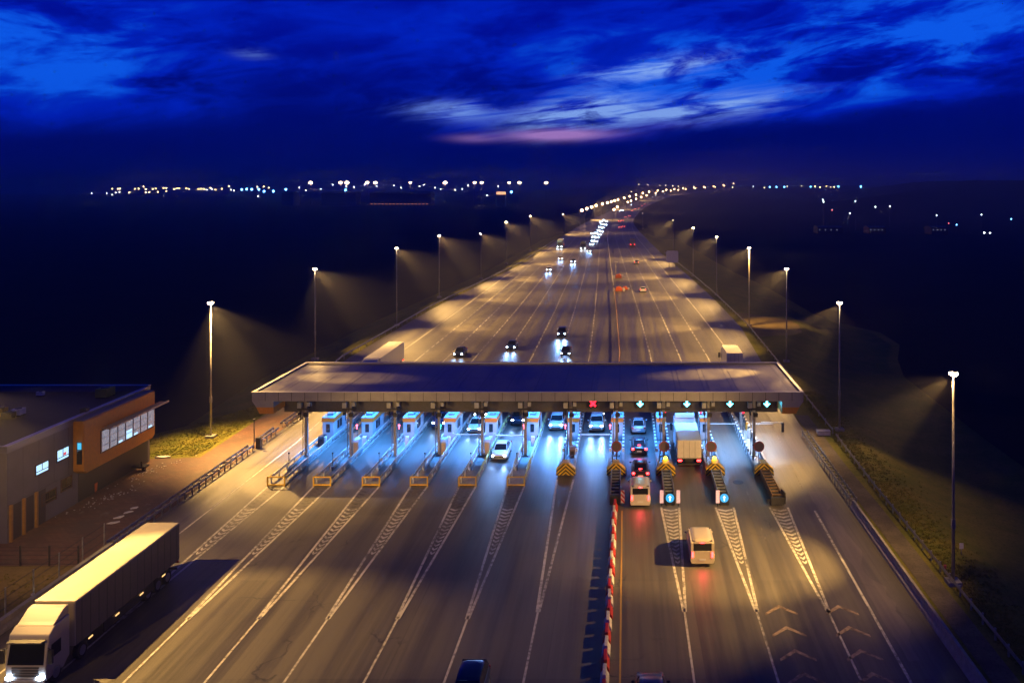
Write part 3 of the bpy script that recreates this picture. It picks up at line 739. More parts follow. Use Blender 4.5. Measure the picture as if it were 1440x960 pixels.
# concrete barriers
o = MB(CONC); o.prism([(-.35, 0), (-.3, .2), (-.12, .4), (-.1, .85), (.1, .85), (.12, .4), (.3, .2), (.35, 0)], 'y', 0, 38)
tag(o.build('concrete_barrier', loc=(21.2, 41.5, .004)), 'long concrete barrier along the right edge of the near road', 'barrier')
o = MB(CONC); o.prism([(-.4, 0), (-.35, .2), (-.2, .4), (-.18, .8), (.18, .8), (.2, .4), (.35, .2), (.4, 0)], 'y', 0, 27.5)
tag(o.build('concrete_barrier', loc=(-42.2, 42.5, .004)), 'dark concrete barrier behind the foreground lorry on the left verge', 'barrier')
# gate post and box on the left
t_ = empty('gate_post', (-42.6, 97.8, 0), label='thin dark post with a cabinet between the left guardrails', cat='post')
q = MB(DK); q.tube((0, 0, 0), (0, 0, 3.2), .06); child(q, 'pole', t_); child(B1(DK, (.25, .75, -.2, .3, 0, 1.25)), 'cabinet', t_); child(B1(DK, (-.12, .12, -.12, .12, 3.202, 3.35)), 'head', t_)
# mesh fence left
t_ = empty('wire_fence', (-43.3, 67.5, 0), label='low wire fence with dark posts between brick yard and sandy verge', cat='fence')
for k in range(6): child(B1(DK, (-k*2.3-.05, -k*2.3+.05, -.05, .05, 0, 1.6)), 'post', t_)
q = MB(DK)
for z in (.15, .5, .85, 1.2, 1.5): q.box(-11.4, 0, -.01, .01, z, z+.02)
child(q, 'wire', t_)
t_ = empty('wire_fence', (-42.9, 45, 0), label='tall wire fence along the concrete barrier behind the lorry', cat='fence')
for k in range(10): child(B1(G, (-.04, .04, k*2.8-.04, k*2.8+.04, 0, 2.3)), 'post', t_)
q = MB(DK)
for z in (.9, 1.6, 2.2): q.box(-.012, .012, -.1, 25.3, z, z+.03)
child(q, 'wire', t_)
for k, (px, py, l) in enumerate(((46, 846, 'small purple and white marker post on the sandy verge'), (63, 838, 'small pale marker post beside the purple one'))):
    p = at(px, py); t_ = empty('marker_post', p, label=l, cat='marker post', group='marker posts on the sandy verge')
    child(B1(mat('purple_plastic', (.12, .05, .2), .5) if k == 0 else WPL, (-.1, .1, -.1, .1, 0, .5)), 'body', t_, bevel=.03)
    child(B1(WPL if k == 0 else E_WARMD, (-.08, .08, -.08, .08, .502, .62)), 'cap', t_)
# white dashes/blocks on the yard
for k, (px, py, sx) in enumerate(((160, 735, .9), (168, 727, .8), (180, 720, .8), (188, 714, .7))):
    p = at(px, py); b = MB(WPL); b.prism([(sx*.62*random.uniform(.6, 1.1)*math.cos(a_*.7), .3*random.uniform(.5, 1.2)*math.sin(a_*.7)) for a_ in range(9)], 'z', 0, .04)
    tag(b.build('snow_patch', loc=(p[0], p[1], .004), rz=.5+.2*k), 'small white leftover snow patch on the brick yard, '+['nearest the lorry', 'second from the lorry', 'third from the lorry', 'farthest from the lorry'][k], 'snow patch', 'white patches in the yard')
p = at(229, 643); q = MB(WPL); q.prism([(-.8, -.2), (.3, -.3), (.9, 0), (.5, .3), (-.6, .25)], 'z', 0, .12)
tag(q.build('snow_patch', loc=(p[0], p[1], .004)), 'long white snow patch at the grass edge near the left lamp mast', 'snow patch', 'white patches in the yard')
for k, (px, py, l) in enumerate(((205, 664, 'scatter of pale grit on the yard below the yellow drum cart'), (150, 700, 'streak of pale grit in front of the orange bin'))):
    p = at(px, py); q = MB(WPL)
    for j in range(60):
        a_ = random.gauss(0, 2.2); b_ = random.gauss(0, .5); s_ = random.uniform(.03, .10)
        q.prism([(a_-s_, b_-s_*.6), (a_+s_, b_-s_), (a_+s_*.4, b_+s_)], 'z', 0, .03)
    tag(q.build('grit', loc=(p[0], p[1], .004), rz=1.25), l, 'grit', kind='stuff')
# cabinet on the right footpath
p = at(1158, 612); t_ = empty('utility_cabinet', p, label='low pale utility box beside the right footpath', cat='utility box')
child(B1(WPL, (-.75, .75, -.4, .4, .1, .55)), 'body', t_, bevel=.04); child(B1(DK, (-.7, .7, -.35, .35, 0, .1)), 'plinth', t_); child(B1(G, (-.8, .8, -.45, .45, .552, .62)), 'lid', t_)
p = at(1165, 604)
# small reflectors on the right bank
for k, (px, py, l) in enumerate(((1352, 778, 'small white sign plate on the right grass bank'), (1329, 812, 'tiny reddish reflector beside the outer guardrail'))):
    p = at(px, py, 0); t_ = empty('verge_marker', (p[0], p[1], -.3 if k == 0 else 0), label=l, cat='verge marker', group='markers on the right bank')
    q = MB(G); q.tube((0, 0, 0), (0, 0, .9), .03); child(q, 'post', t_)
    child(B1(WPL if k == 0 else mat('red_reflector', (.6, .1, .1), .3), (-.16, .16, -.03, .03, .7, 1.15) if k == 0 else (-.1, .1, -.03, .03, .7, 1.0)), 'plate', t_)
# thin dark disc lying on the road
o = MB(mat('dark_disc_metal', (.02, .02, .02), .5, .6)); o.tube((0, 0, 0), (0, 0, .012), .55, n=24)
tag(o.build('dark_disc', loc=(11.4, 86.6, .004)), 'dark round disc in the tenth lane before the islands', 'manhole cover')
# orange traffic barriers beyond
for k, (px, py, l) in enumerate(((869.5, 391, 'orange traffic barrier nearest the end of the pale median'), (870, 409, 'orange traffic barrier in front of the others on the median'), (879, 407, 'small orange and white barrier right of the larger one'))):
    p = at(px, py); t_ = empty('traffic_barrier', p, label=l, cat='traffic barrier', group='orange barriers on the median')
    s = 1.0 if k < 2 else .7
    q = MB(ORP); q.prism([(-1.0*s, 0), (-.8*s, 1.1*s), (.3*s, 1.4*s), (1.0*s, .8*s), (1.1*s, 0)], 'y', -.4, .4); child(q, 'body', t_, bevel=.06)
    q = MB(WPL); q.box(-1.6*s, -1.1*s, -.3, .3, 0, .8*s); q.box(1.2*s, 1.8*s, -.3, .3, 0, .8*s); child(q, 'white_end', t_)
t_ = empty('median_post', at(866, 388), label='thin pale post behind the orange barriers on the median', cat='post')
q = MB(POLE); q.tube((0, 0, 0), (0, 0, 4.6), .12); child(q, 'pole', t_); child(B1(WPL, (-.5, .5, -.05, .05, 4.602, 4.9)), 'plate', t_)
# large road sign back on the right verge
t_ = empty('road_sign', (14.8+2.5, 318, 0), rz=-.25, label='large pale road sign board on posts at the right verge beyond the plaza', cat='road sign')
q = MB(mat('sign_back', (.75, .75, .75), .5)); q.prism([(-2.1, 1.6), (-2.3, 2.0), (-2.3, 5.6), (-1.9, 6), (1.9, 6), (2.3, 5.6), (2.3, 2), (1.9, 1.6)], 'y', -.05, .05); child(q, 'board', t_)
for s in (-1.2, 1.2):
    q = MB(G); q.tube((s, .15, 0), (s, .15, 5.5), .09); child(q, 'post', t_)

# ------------------------------------------------------------------ lamp masts
WARM = (1.0, .56, .15)
def mast(x, y, h, side, label, floods, power=1, dim=False, on=True, heads=3, base=True):
    z0 = terr(x, y)-(.02 if y < 600 else 0)
    t_ = empty('lamp_mast', (x, y, z0), label=label, cat='lamp mast', group='tall floodlight masts along the road')
    q = MB(POLE); q.tube((0, 0, .3), (0, 0, h), .13, .07, 10); q.box(-.13, .13, -.13, .13, 4.2, 4.9); child(q, 'pole', t_)
    q = MB(CONC); q.box(-.5, .5, -.5, .5, -.3, .3); child(q, 'base', t_)
    q = MB(POLE); q.box(-.2, .2, -.05, .05, h, h+.08); q.box(-.06, .06, -.5, .5, h+.102, h+.18); child(q, 'cross_arm', t_)
    for k in range(heads):
        dx = (-.15, .15, 0)[k]; dy = (0, 0, -.3)[k]
        f = MB(DK); f.box(-.13, .13, -.13, .13, .12, .30); fo = f.build('floodlight', None, t_, loc=(dx, dy, h)); 
        l = MB(E_WARM if on and not dim else E_WARMD); l.ball((0, -.05, .1), .19, nu=10, nv=6, sc_=(1, 1, .75)); lo = l.build('lens', None, fo)
    for (tx, ty, pw, ang, bl) in floods:
        spot('mast_spot', (x+(.3 if side > 0 else -.3), y-.25, z0+h-.15), (tx, ty, 0), pw*power, WARM, ang, bl, .12)
P0 = 62000; PM = 185000
def cen(y): return interp(CEN, y)
# left row (light points to the right)
ln = ['lamp mast nearest the camera on the left, rising from the lit grass', 'second lamp mast from the left, just above the toll roof corner', 'third lamp mast from the left behind the parked lorry', 'fourth lamp mast from the left along the road', 'short faint lamp mast between two brighter ones on the left', 'sixth lamp mast from the left along the road', 'seventh lamp mast from the left along the road']
mast(-49.6, 102, 16, 1, ln[0], [(-37, 94, P0*.8, 66, .9), (-34, 88, P0*.7, 26, .6), (-37, 112, P0*.5, 60, .9), (-19, 98, P0*1.6, 22, .8), (-45, 99, P0*1.1, 84, 1.0)])
mast(-53.9, 148, 15.6, 1, ln[1], [(-40.9, 130.9, P0*0.73, 66, 1), (-39.9, 162.9, P0*0.73, 66, 1), (-27.9, 145.9, P0*1.33, 66, 1), (-38.9, 141.9, P0*0.51, 22, 0.6)])
mast(-49.4, 184, 16.6, 1, ln[2], [(-36.4, 169.7, P0*0.80, 66, 1), (-35.4, 201.7, P0*0.80, 66, 1), (-23.4, 184.7, P0*1.45, 66, 1), (-34.4, 180.7, P0*0.56, 22, 0.6)])
mast(-50.5, 231, 16.6, 1, ln[3], [(-37.5, 214.8, P0*0.89, 66, 1), (-36.5, 246.8, P0*0.89, 66, 1), (-24.5, 229.8, P0*1.61, 66, 1), (-35.5, 225.8, P0*0.62, 22, 0.6)])
mast(-47, 277, 14.5, 1, ln[4], [(-34, 261.6, P0*0.98, 66, 1), (-33, 293.6, P0*0.98, 66, 1), (-21, 276.6, P0*1.77, 66, 1), (-32, 272.6, P0*0.68, 22, 0.6)], heads=1)
mast(-46.5, 332, 16, 1, ln[5], [(-33.5, 318.1, P0*1.08, 66, 1), (-32.5, 350.1, P0*1.08, 66, 1), (-20.5, 333.1, P0*1.96, 66, 1), (-31.5, 329.1, P0*0.75, 22, 0.6)])
mast(-44.8, 400, 16, 1, ln[6], [(-31.8, 382.5, P0*1.22, 66, 1), (-30.8, 414.5, P0*1.22, 66, 1), (-18.8, 397.5, P0*2.19, 66, 1), (-29.8, 393.5, P0*0.84, 22, 0.6)])
mast(-40, 545, 12, 1, 'far small lamp mast left of the headlight queue', [(-27, 531, P0*1.48, 66, 1), (-26, 563, P0*1.48, 66, 1), (-14, 546, P0*2.69, 66, 1), (-25, 542, P0*1.03, 22, 0.6)], heads=1)
# off-frame mast that lights the left foreground
mast(-45.2, 58.6, 16, 1, 'lamp mast beside the foreground lorry at the left picture edge', [(-31, 57, P0*1.25, 54, .5), (-31, 72, P0*.5, 60, .9), (-49, 72, P0*.10, 74, .9), (-22, 90, P0*.7, 38, .9)])
# right row
rn = ['lamp mast nearest the camera on the right grass bank', 'lamp mast right of the toll roof beside the footpath', 'lamp mast rising behind the right corner of the toll roof', 'lamp mast by the lit dirt patch on the right', 'fifth lamp mast from the right', 'sixth lamp mast from the right', 'dim lamp mast farthest along the right row']
mast(24.75, 64.5, 15.8, -1, rn[0], [(8.5, 69, P0*1.0, 46, .7), (1, 60, P0*.5, 44, .9), (15, 68, P0*.18, 84, 1.0), (25.5, 76, P0*.11, 60, 1.0), (2, 90, P0*.8, 42, .9)])
mast(26.3, 105, 15.6, -1, rn[1], [(13, 98, P0*.55, 76, 1.0), (14, 89, P0*.6, 28, .8), (-3, 99, P0*2.4, 22, .8), (28, 92, P0*.12, 60, 1.0)])
mast(27.5, 146, 15.8, -1, rn[2], [(14.5, 129.3, P0*0.73, 66, 1), (13.5, 161.3, P0*0.73, 66, 1), (1.5, 144.3, P0*1.33, 66, 1), (12.5, 140.3, P0*0.51, 22, 0.6)])
mast(26.6, 184, 16.6, -1, rn[3], [(13.6, 169.7, P0*0.80, 66, 1), (12.6, 201.7, P0*0.80, 66, 1), (0.6, 184.7, P0*1.45, 66, 1), (11.6, 180.7, P0*0.56, 22, 0.6), (32, 187, P0*.4, 60, 1.0)])
mast(25, 235, 16, -1, rn[4], [(12, 218, P0*0.90, 66, 1), (11, 250, P0*0.90, 66, 1), (-1, 233, P0*1.62, 66, 1), (10, 229, P0*0.62, 22, 0.6)])
mast(22.5, 285, 16, -1, rn[5], [(9.5, 268, P0*0.99, 66, 1), (8.5, 300, P0*0.99, 66, 1), (-3.5, 283, P0*1.80, 66, 1), (7.5, 279, P0*0.69, 22, 0.6)])
mast(19.5, 350, 16, -1, rn[6], [(6.5, 332.5, P0*1.12, 66, 1), (5.5, 364.5, P0*1.12, 66, 1), (-6.5, 347.5, P0*2.03, 66, 1), (4.5, 343.5, P0*0.78, 22, 0.6)], dim=True, heads=1)
mast(12, 600, 11, -1, 'tiny dim lamp mast by the far bend on the right', [], dim=True, heads=1)

mast(-45.5, 16, 16, 1, 'lamp mast behind the viewpoint on the left verge', [(-30, 92, P0*.6, 34, .9)])
mast(25.5, 20, 16, -1, 'lamp mast behind the viewpoint on the right verge', [(1, 93, P0*.75, 32, .9)])
# far string of street lamps along the bend
far_pts = []
ys = [640, 690, 745, 805, 870, 940, 1010, 1080, 1160, 1250, 1340, 1440, 1550, 1670, 1800, 1940, 2090, 2250, 2420, 2600, 2800, 3000, 3250]
proto = None
def lampproto(h, r, m):
    q = MB(POLE); q.tube((0, 0, 0), (0, 0, h), .2, .12, 6); q.box(-.1, 1.6, -.1, .1, h, h+.2); q.mid(m); q.ball((1.4, 0, h-.1), r, m, nu=8, nv=5)
    return q
protos = {}
cnt = 0
def far_lamp(x, y, h, m, k, label, group, nm='street_lamp'):
    key = (round(h), m.name, round(k, 2))
    z = terr(x, y)
    if key not in protos:
        o = lampproto(h, k, m).build(nm, None, None, loc=(x, y, z)); protos[key] = o
    else:
        o = protos[key].copy(); col.objects.link(o); o.location = (x, y, z); o.name = nm
    tag(o, label, 'street lamp', group); return o
E_FAR = em('far_lamp_warm', (1, .52, .26), 30); E_FARW = em('far_lamp_white', (.85, .85, 1), 26); E_FARB = em('far_lamp_blue', (.25, .6, 1), 30)
for k, y in enumerate(ys):
    far_lamp(interp(LED, y)+1, y, 12, E_FAR, .75 + .00042*y, 'warm street lamp in the curving string along the far road', 'string of street lamps on the far bend')
for y in (700, 790, 1030, 1130, 1230, 1330, 1430, 1600, 1740, 1870, 2010, 2170, 2330, 2500, 2700, 2900):
    far_lamp(interp(CEN, y)+1, y, 11, E_FAR, .6 + .00036*y, 'warm street lamp in the curving string along the far road', 'string of street lamps on the far bend')
for y in (760, 1100, 1500, 2000, 2600):
    l = spot('far_lamp_pool', (interp(LED, y)+2, y, terr(interp(LED, y), y)+13), (interp(CEN, y)+4, y, terr(interp(CEN, y), y)), 260000, WARM, 150, .8, 1)
# ------------------------------------------------------------------ vehicles
def disc(x, y0, y1, z, r, m, n=14):
    q = MB(m); q.tube((x, y0, z), (x, y1, z), r, n=n); return q
def wheels(t_, xs, ys, r=.32, wd=.22):
    for x in xs:
        for y in ys:
            s = 1 if x > 0 else -1
            q = MB(RUB); q.tube((-wd/2, 0, 0), (wd/2, 0, 0), r, n=18); wo_ = q.build('wheel', None, t_, loc=(x-s*wd/2, y, r))
            q = MB(CHR); q.tube((s*(wd/2+.002), 0, 0), (s*(wd/2+.02), 0, 0), r*.62, n=12); q.build('rim', None, wo_)
def sect(y, zb, zt, w, taper=.86):
    h = zt-zb
    half = [(w*.90, zb), (w*.99, zb+h*.18), (w, zb+h*.45), (w*.975, zb+h*.75), (w*taper, zt-h*.04), (w*taper*.8, zt)]
    return [(x, y, z) for x, z in half]+[(-x, y, z) for x, z in half[::-1]]
CAR = {
 'sedan': dict(body=[(-2.28, .38, .62, .68), (-2.18, .25, .72, .80), (-1.9, .2, .80, .87), (-1.3, .2, .88, .90), (-.9, .2, .95, .90), (0, .2, .97, .90), (1.2, .2, .99, .90), (1.85, .22, 1.0, .87), (2.2, .28, .95, .80), (2.28, .4, .78, .74)],
   green=[(-1.05, .93, .97, .76, .72), (-.35, .95, 1.40, .80, .60), (.2, .95, 1.46, .80, .60), (.85, .96, 1.42, .80, .59), (1.7, .98, 1.02, .74, .66)], roof=(-.38, .9), L=2.28, w=.9, wy=(-1.38, 1.38), r=.32),
 'suv': dict(body=[(-2.25, .42, .75, .74), (-2.15, .3, .9, .86), (-1.8, .26, 1.0, .92), (-1.1, .26, 1.08, .94), (0, .26, 1.1, .94), (1.5, .26, 1.12, .94), (2.1, .28, 1.1, .90), (2.25, .4, 1.0, .84)],
   green=[(-1.05, 1.05, 1.1, .82, .78), (-.5, 1.08, 1.58, .84, .68), (.3, 1.08, 1.70, .84, .68), (1.6, 1.1, 1.66, .84, .67), (2.12, 1.1, 1.2, .80, .72)], roof=(-.5, 1.7), L=2.25, w=.94, wy=(-1.4, 1.4), r=.37),
 'van': dict(body=[(-2.45, .42, .8, .76), (-2.35, .28, .95, .88), (-2.0, .24, 1.08, .95), (-1.5, .24, 1.2, .97), (-.8, .24, 1.25, .97), (1, .24, 1.26, .97), (2.3, .24, 1.26, .96), (2.45, .3, 1.22, .92)],
   green=[(-1.6, 1.15, 1.22, .86, .82), (-.95, 1.2, 1.82, .90, .78), (-.3, 1.22, 1.97, .92, .82), (2.2, 1.22, 1.97, .92, .82), (2.43, 1.22, 1.86, .90, .80)], roof=(-1.0, 2.3), L=2.45, w=.97, wy=(-1.6, 1.5), r=.34, panel=True),
}
def car(kind, x, y, rz, c, label, head=None, brake=False, tail=True, beams=True, grp='cars on the toll plaza', z=0, name='car', taxi=False, amb=False):
    K = CAR[kind]; m = paintm('car_paint_%d_%d_%d' % tuple(int(v*255) for v in c), c)
    t_ = empty(name, (x, y, z), rz, label, 'van' if kind == 'van' else 'car', grp)
    b = MB(m); b.loft([sect(*s_) for s_ in K['body']]); child(b, 'body', t_)
    gz = K['green']; g_ = MB(GLASS); g_.loft([[(wb, yy, zb), ((wb+wt)/2+.02, yy, (zb+zt)/2), (wt, yy, zt), (-wt, yy, zt), (-(wb+wt)/2-.02, yy, (zb+zt)/2), (-wb, yy, zb)] for yy, zb, zt, wb, wt in gz], sm=False); child(g_, 'window', t_)
    r0, r1 = K['roof']; rf = MB(m)
    def gi(yy):
        for a, b2 in zip(gz[:-1], gz[1:]):
            if a[0] <= yy <= b2[0]:
                q = (yy-a[0])/(b2[0]-a[0]); return [a[k]+(b2[k]-a[k])*q for k in range(5)]
        return gz[-1]
    secs = []
    N = 7
    for k in range(N):
        yy = r0+(r1-r0)*k/(N-1); _, zb, zt, wb, wt = gi(yy); 
        secs.append([(wt+.02, yy, zt-.04), (wt-.03, yy, zt+.02), (wt*.5, yy, zt+.045), (-wt*.5, yy, zt+.045), (-wt+.03, yy, zt+.02), (-wt-.02, yy, zt-.04)])
    rf.loft(secs)
    for s in (-1, 1):
        a, b2 = gz[0], gi(r0); rf.tube((s*a[4], a[0], a[2]), (s*b2[4], b2[0], b2[2]), .04, n=5)
        a, b2 = gz[-1], gi(r1); rf.tube((s*a[4], a[0], a[2]-.02), (s*b2[4], b2[0], b2[2]), .05, n=5)
        mid_ = gi((r0+r1)/2); rf.box(min(s*mid_[3], s*(mid_[4]))-.015, max(s*mid_[3], s*mid_[4])+.015, mid_[0]-.04, mid_[0]+.04, mid_[1], mid_[1]+.02)
        if K.get('panel'):
            rf.prism([(-.2, 1.2), (-.2, 1.98), (2.3, 1.98), (2.42, 1.86), (2.44, 1.2)], 'x', *(sorted((s*.925, s*.80))))
    child(rf, 'roof', t_)
    if K.get('panel'):
        child(B1(m, (-.8, .8, 2.40, 2.46, 1.2, 1.30), (-.90, -.72, 2.38, 2.45, 1.2, 1.9), (.72, .90, 2.38, 2.45, 1.2, 1.9), (-.75, .75, 2.36, 2.43, 1.80, 1.93)), 'rear_door', t_)
    L, w_ = K['L'], K['w']
    hz = K['body'][1][2]-.10
    for s in (-1, 1):
        q = MB(E_HEAD if head else CHR); q.ball((0, 0, 0), .13, nu=10, nv=6, sc_=(1.25, .5, .8)); q.build('headlight', None, t_, loc=(s*w_*.70, -L+.05, hz))
        tm = E_BRAKE if brake else (E_TAIL if tail and not head else RED)
        hh = .1 if kind != 'van' else .22
        q = MB(tm); q.box(-.13, .13, -.04, .04, -hh, hh) if kind != 'van' else q.box(-.07, .07, -.05, .05, -hh, hh); q.build('tail_light', None, t_, loc=(s*w_*.80, L-.02, .85 if kind != 'van' else 1.0))
        q = MB(m); q.ball((0, 0, 0), .12, nu=8, nv=5, sc_=(1, .6, .7)); q.build('mirror', None, t_, loc=(s*(w_+.10), gz[0][0]+.25, gz[0][2]+.03))
    if brake: child(B1(E_BRAKE, (-.16, .16, gz[-1][0]-.02 if kind != 'van' else 2.44, gz[-1][0]+.05 if kind != 'van' else 2.47, (1.1 if kind == 'sedan' else (1.25 if kind == 'suv' else 1.90)), (1.16 if kind == 'sedan' else (1.31 if kind == 'suv' else 1.97)))), 'brake_light', t_)
    child(B1(PLATE, (-.26, .26, L+.005, L+.02, .55, .67)), 'number_plate', t_)
    child(B1(DK, (-.55, .55, -L-.01, -L+.1, .42, .56)), 'grille', t_)
    wheels(t_, (-w_+.02, w_-.02), K['wy'], K['r'])
    if head and beams:
        d = Vector((-math.sin(rz)*-1, -math.cos(rz), 0))
        d = Vector((math.sin(rz), -math.cos(rz), 0)); sx = Vector((math.cos(rz), math.sin(rz), 0))
        for s in (-1, 1):
            p = Vector((x, y, z+hz))+d*(L+.15)+sx*s*w_*.7
            spot('headlight_beam', p, p+d*11+Vector((0, 0, -hz-.1)), head, (.26, .50, 1.0), 46, .9, .06)
            spot('headlight_beam', p, p+d*22+Vector((0, 0, -hz-.1)), head*(5 if c[0] > .6 and y < 120 else 3), (.24, .46, 1.0), 20, 1.0, .06)
    if brake:
        d = Vector((-math.sin(rz), math.cos(rz), 0)); p = Vector((x, y, .8))+d*(L+.25)
        spot('brake_glow_light', p, p+d*2+Vector((0, 0, -1.2)), 120, (1, .03, .06), 150, 1, .3)
    return t_
def lorry(x, y, rz, length, c, label, cab=True, head=0, tailm=E_TAIL, z=0, full=False, boxc=None, h=4.0, name='lorry', beams=True):
    """origin at the middle of the front bumper, body runs to +y"""
    t_ = empty(name, (x, y, z), rz, label, 'lorry', 'lorries on the road')
    m = paintm('lorry_cab_%d' % int(c[0]*255), c); bm_ = boxc or mat('trailer_white', (.66, .64, .58), .5, noise=.06)
    y0 = 2.6 if cab else 0
    bx = MB(bm_); bx.box(-1.27, 1.27, y0, length, 1.15, h); child(bx, 'cargo_box', t_, bevel=.05)
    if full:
        for s in (-1, 1): child(B1(mat('shaded_side', (.10, .085, .08), .6, noise=.2), (*sorted((s*1.272, s*1.29)), y0+.05, length-.05, 1.18, h-.12)), 'shaded_side_panel', t_)  # dark panel colour stands in for the shade on the trailer sides
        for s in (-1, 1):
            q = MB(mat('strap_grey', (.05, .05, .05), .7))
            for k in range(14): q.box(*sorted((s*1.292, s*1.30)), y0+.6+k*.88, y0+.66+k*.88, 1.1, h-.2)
            child(q, 'side_strap', t_); child(B1(G, (*sorted((s*1.272, s*1.30)), y0+.02, length-.02, h-.115, h-.02)), 'top_rail', t_)
    fr = MB(DK); fr.box(-.45, .45, 1.2, length-.2, .75, 1.148); fr.box(-1.25, -1.2, y0+3, length-3.6, .5, 1.1); fr.box(1.2, 1.25, y0+3, length-3.6, .5, 1.1); fr.box(-1.2, 1.2, length-.25, length-.15, .45, .6); child(fr, 'chassis', t_)
    dr = MB(mat('door_seam', (.25, .25, .25), .6)); dr.box(-.02, .02, length+.003, length+.02, 1.2, h-.1)
    for xx in (-.6, .6): dr.box(xx-.02, xx+.02, length+.003, length+.03, 1.2, h-.1)
    dr.box(-1.25, 1.25, length+.003, length+.015, 1.15, 1.25); child(dr, 'rear_door', t_)
    if cab:
        cbm = MB(m)
        prof = [(-.02, .45), (-.05, 1.35), (.12, 2.35), (.28, 3.05), (.75, 3.35), (2.15, 3.45), (2.15, .9), (1.9, .75), (1.6, .45)]
        cbm.prism(prof, 'x', -1.22, 1.22); child(cbm, 'cab', t_, bevel=.06)
        ws = MB(GLASS); ws.poly([(-1.08, -.075, 1.45), (1.08, -.075, 1.45), (1.02, .165, 2.75), (-1.02, .165, 2.75)]); child(ws, 'windscreen', t_)
        for s in (-1, 1):
            a_, b__ = sorted((s*1.225, s*1.24)); q = MB(GLASS); q.prism([(.35, 1.6), (.45, 2.4), (1.3, 2.4), (1.3, 1.6)], 'x', a_, b__); child(q, 'side_window', t_)
            q = MB(DK); q.box(s*1.45-.12, s*1.45+.12, -.05, .12, 1.5, 2.3); q.tube((s*1.22, .15, 2.35), (s*1.45, .05, 2.3), .03); child(q, 'mirror', t_)
        df = MB(m); df.prism([(.75, 3.36), (1.0, 3.5), (1.75, 3.95), (2.2, 4.0), (2.2, 3.46)], 'x', -1.12, 1.12); child(df, 'wind_deflector', t_, bevel=.05)
        child(B1(mat('visor_plastic', (.08, .08, .08), .4), (-1.05, 1.05, -.22, .22, 2.78, 2.84)), 'sun_visor', t_)
        gr = MB(DK)
        for k in range(4): gr.box(-.8, .8, -.09, -.055, .75+k*.16, .85+k*.16)
        child(gr, 'grille', t_); child(B1(m, (-1.22, 1.22, -.18, -.06, .3, .62)), 'bumper', t_, bevel=.04)
        for s in (-1, 1):
            q = MB(E_HEAD if head else CHR); q.ball((0, 0, 0), .2, nu=12, nv=6, sc_=(1.1, .4, .6)); q.build('headlight', None, t_, loc=(s*.92, -.17, .72))
    for s in (-1, 1):
        q = MB(RED if head and full else tailm); q.box(-.2, .2, -.03, .03, -.08, .08); q.build('tail_light', None, t_, loc=(s*1.0, length+.03, .95))
        if full:
            for k in range(4):
                q = MB(E_MARK); q.box(-.01, .01, -.22, .22, -.05, .05); q.build('side_marker', None, t_, loc=(s*1.30, y0+1.5+k*2.9, 1.3-.35))
    ws_ = ([.9] if cab else [1.0]) + ([length-4.2, length-2.9, length-1.6] if length > 9 else [length-1.8]) + ([3.4] if length > 9 and cab else [])
    wheels(t_, (-1.22, 1.22), ws_, .5, .34)
    if head and beams:
        d = Vector((math.sin(rz), -math.cos(rz), 0)); sx = Vector((math.cos(rz), math.sin(rz), 0))
        for s in (-1, 1):
            p = Vector((x, y, z+.75))+d*.4+sx*s*.9
            spot('headlight_beam', p, p+d*11+Vector((0, 0, -.9)), head, (.55, .74, 1.0), 46, .8, .08)
    return t_
PI = math.pi
W_ = (.70, .70, .70); DKB = (.02, .03, .06); BLU = (.02, .05, .16); SIL = (.34, .36, .38)
HB = 330
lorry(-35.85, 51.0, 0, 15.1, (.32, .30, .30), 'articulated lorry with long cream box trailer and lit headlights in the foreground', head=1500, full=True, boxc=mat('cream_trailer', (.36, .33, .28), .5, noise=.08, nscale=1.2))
# plaza cars
def cp_(px, py, k=0): return at(px, py, k)
car('sedan', -14.1+.25, 95.3, 0, W_, 'white saloon that has passed the booths between fifth and sixth islands', head=HB)
car('suv', -23.1-.0, 107.5, 0, BLU, 'blue car with headlights between third and fourth toll islands', head=HB)
car('sedan', -18.4, 105.6, 0, W_, 'white saloon at the boom between fourth and fifth toll islands', head=HB)
car('suv', -18.6, 111.5, 0, DKB, 'dark car waiting behind the white saloon left of the fifth island', head=HB)
car('suv', -13.5, 108.8, 0, DKB, 'dark car with headlights between fifth and sixth toll islands', head=HB)
car('suv', -8.55, 106.6, 0, W_, 'large white car between sixth and seventh toll islands', head=HB*1.8)
car('suv', -3.6, 106.2, 0, W_, 'white car stopped at the boom under the red cross signal', head=HB*1.5)
car('sedan', -3.6, 112.5, 0, DKB, 'dark car waiting behind the white one under the red cross', head=HB*.5)
car('sedan', 1.55, 105.3, PI, SIL, 'silver car passing the booths under the first cyan arrow', tail=False)
car('sedan', 1.5, 97.0, PI, (.03, .03, .035), 'dark car with red lights, second in the queue under the first arrow', brake=True)
car('sedan', 1.5, 89.0, PI, (.03, .02, .02), 'dark car braking hard directly before the small white van', brake=True)
car('van', 1.35, 82.0, PI, (.66, .62, .56), 'small white van last in the queue between the crash cushions', brake=True, name='van', grp='vans on the plaza')
car('van', 6.05, 69.7, PI, (.66, .58, .42), 'cream van driving towards the booths on open asphalt', brake=True, name='van', grp='vans on the plaza')
lorry(6.75, 100.0, PI, 9.5, (.7, .7, .72), 'white box truck entering the toll lane under the second cyan arrow', boxc=mat('box_truck_white', (.58, .56, .55), .5, noise=.08), h=3.1, name='box_truck', tailm=E_BRAKE)
# partly seen cars at the bottom edge
car('suv', -9.1, 49.6, 0, (.01, .03, .10), 'dark blue car cut by the bottom edge near the centre', head=40, grp='cars in the foreground')
p = at(915, 948); car('suv', 1.45, 49.0, PI, (.015, .018, .04), 'dark car with roof bars cut by the bottom edge right of the barrier blocks', brake=False, tail=True, grp='cars in the foreground')
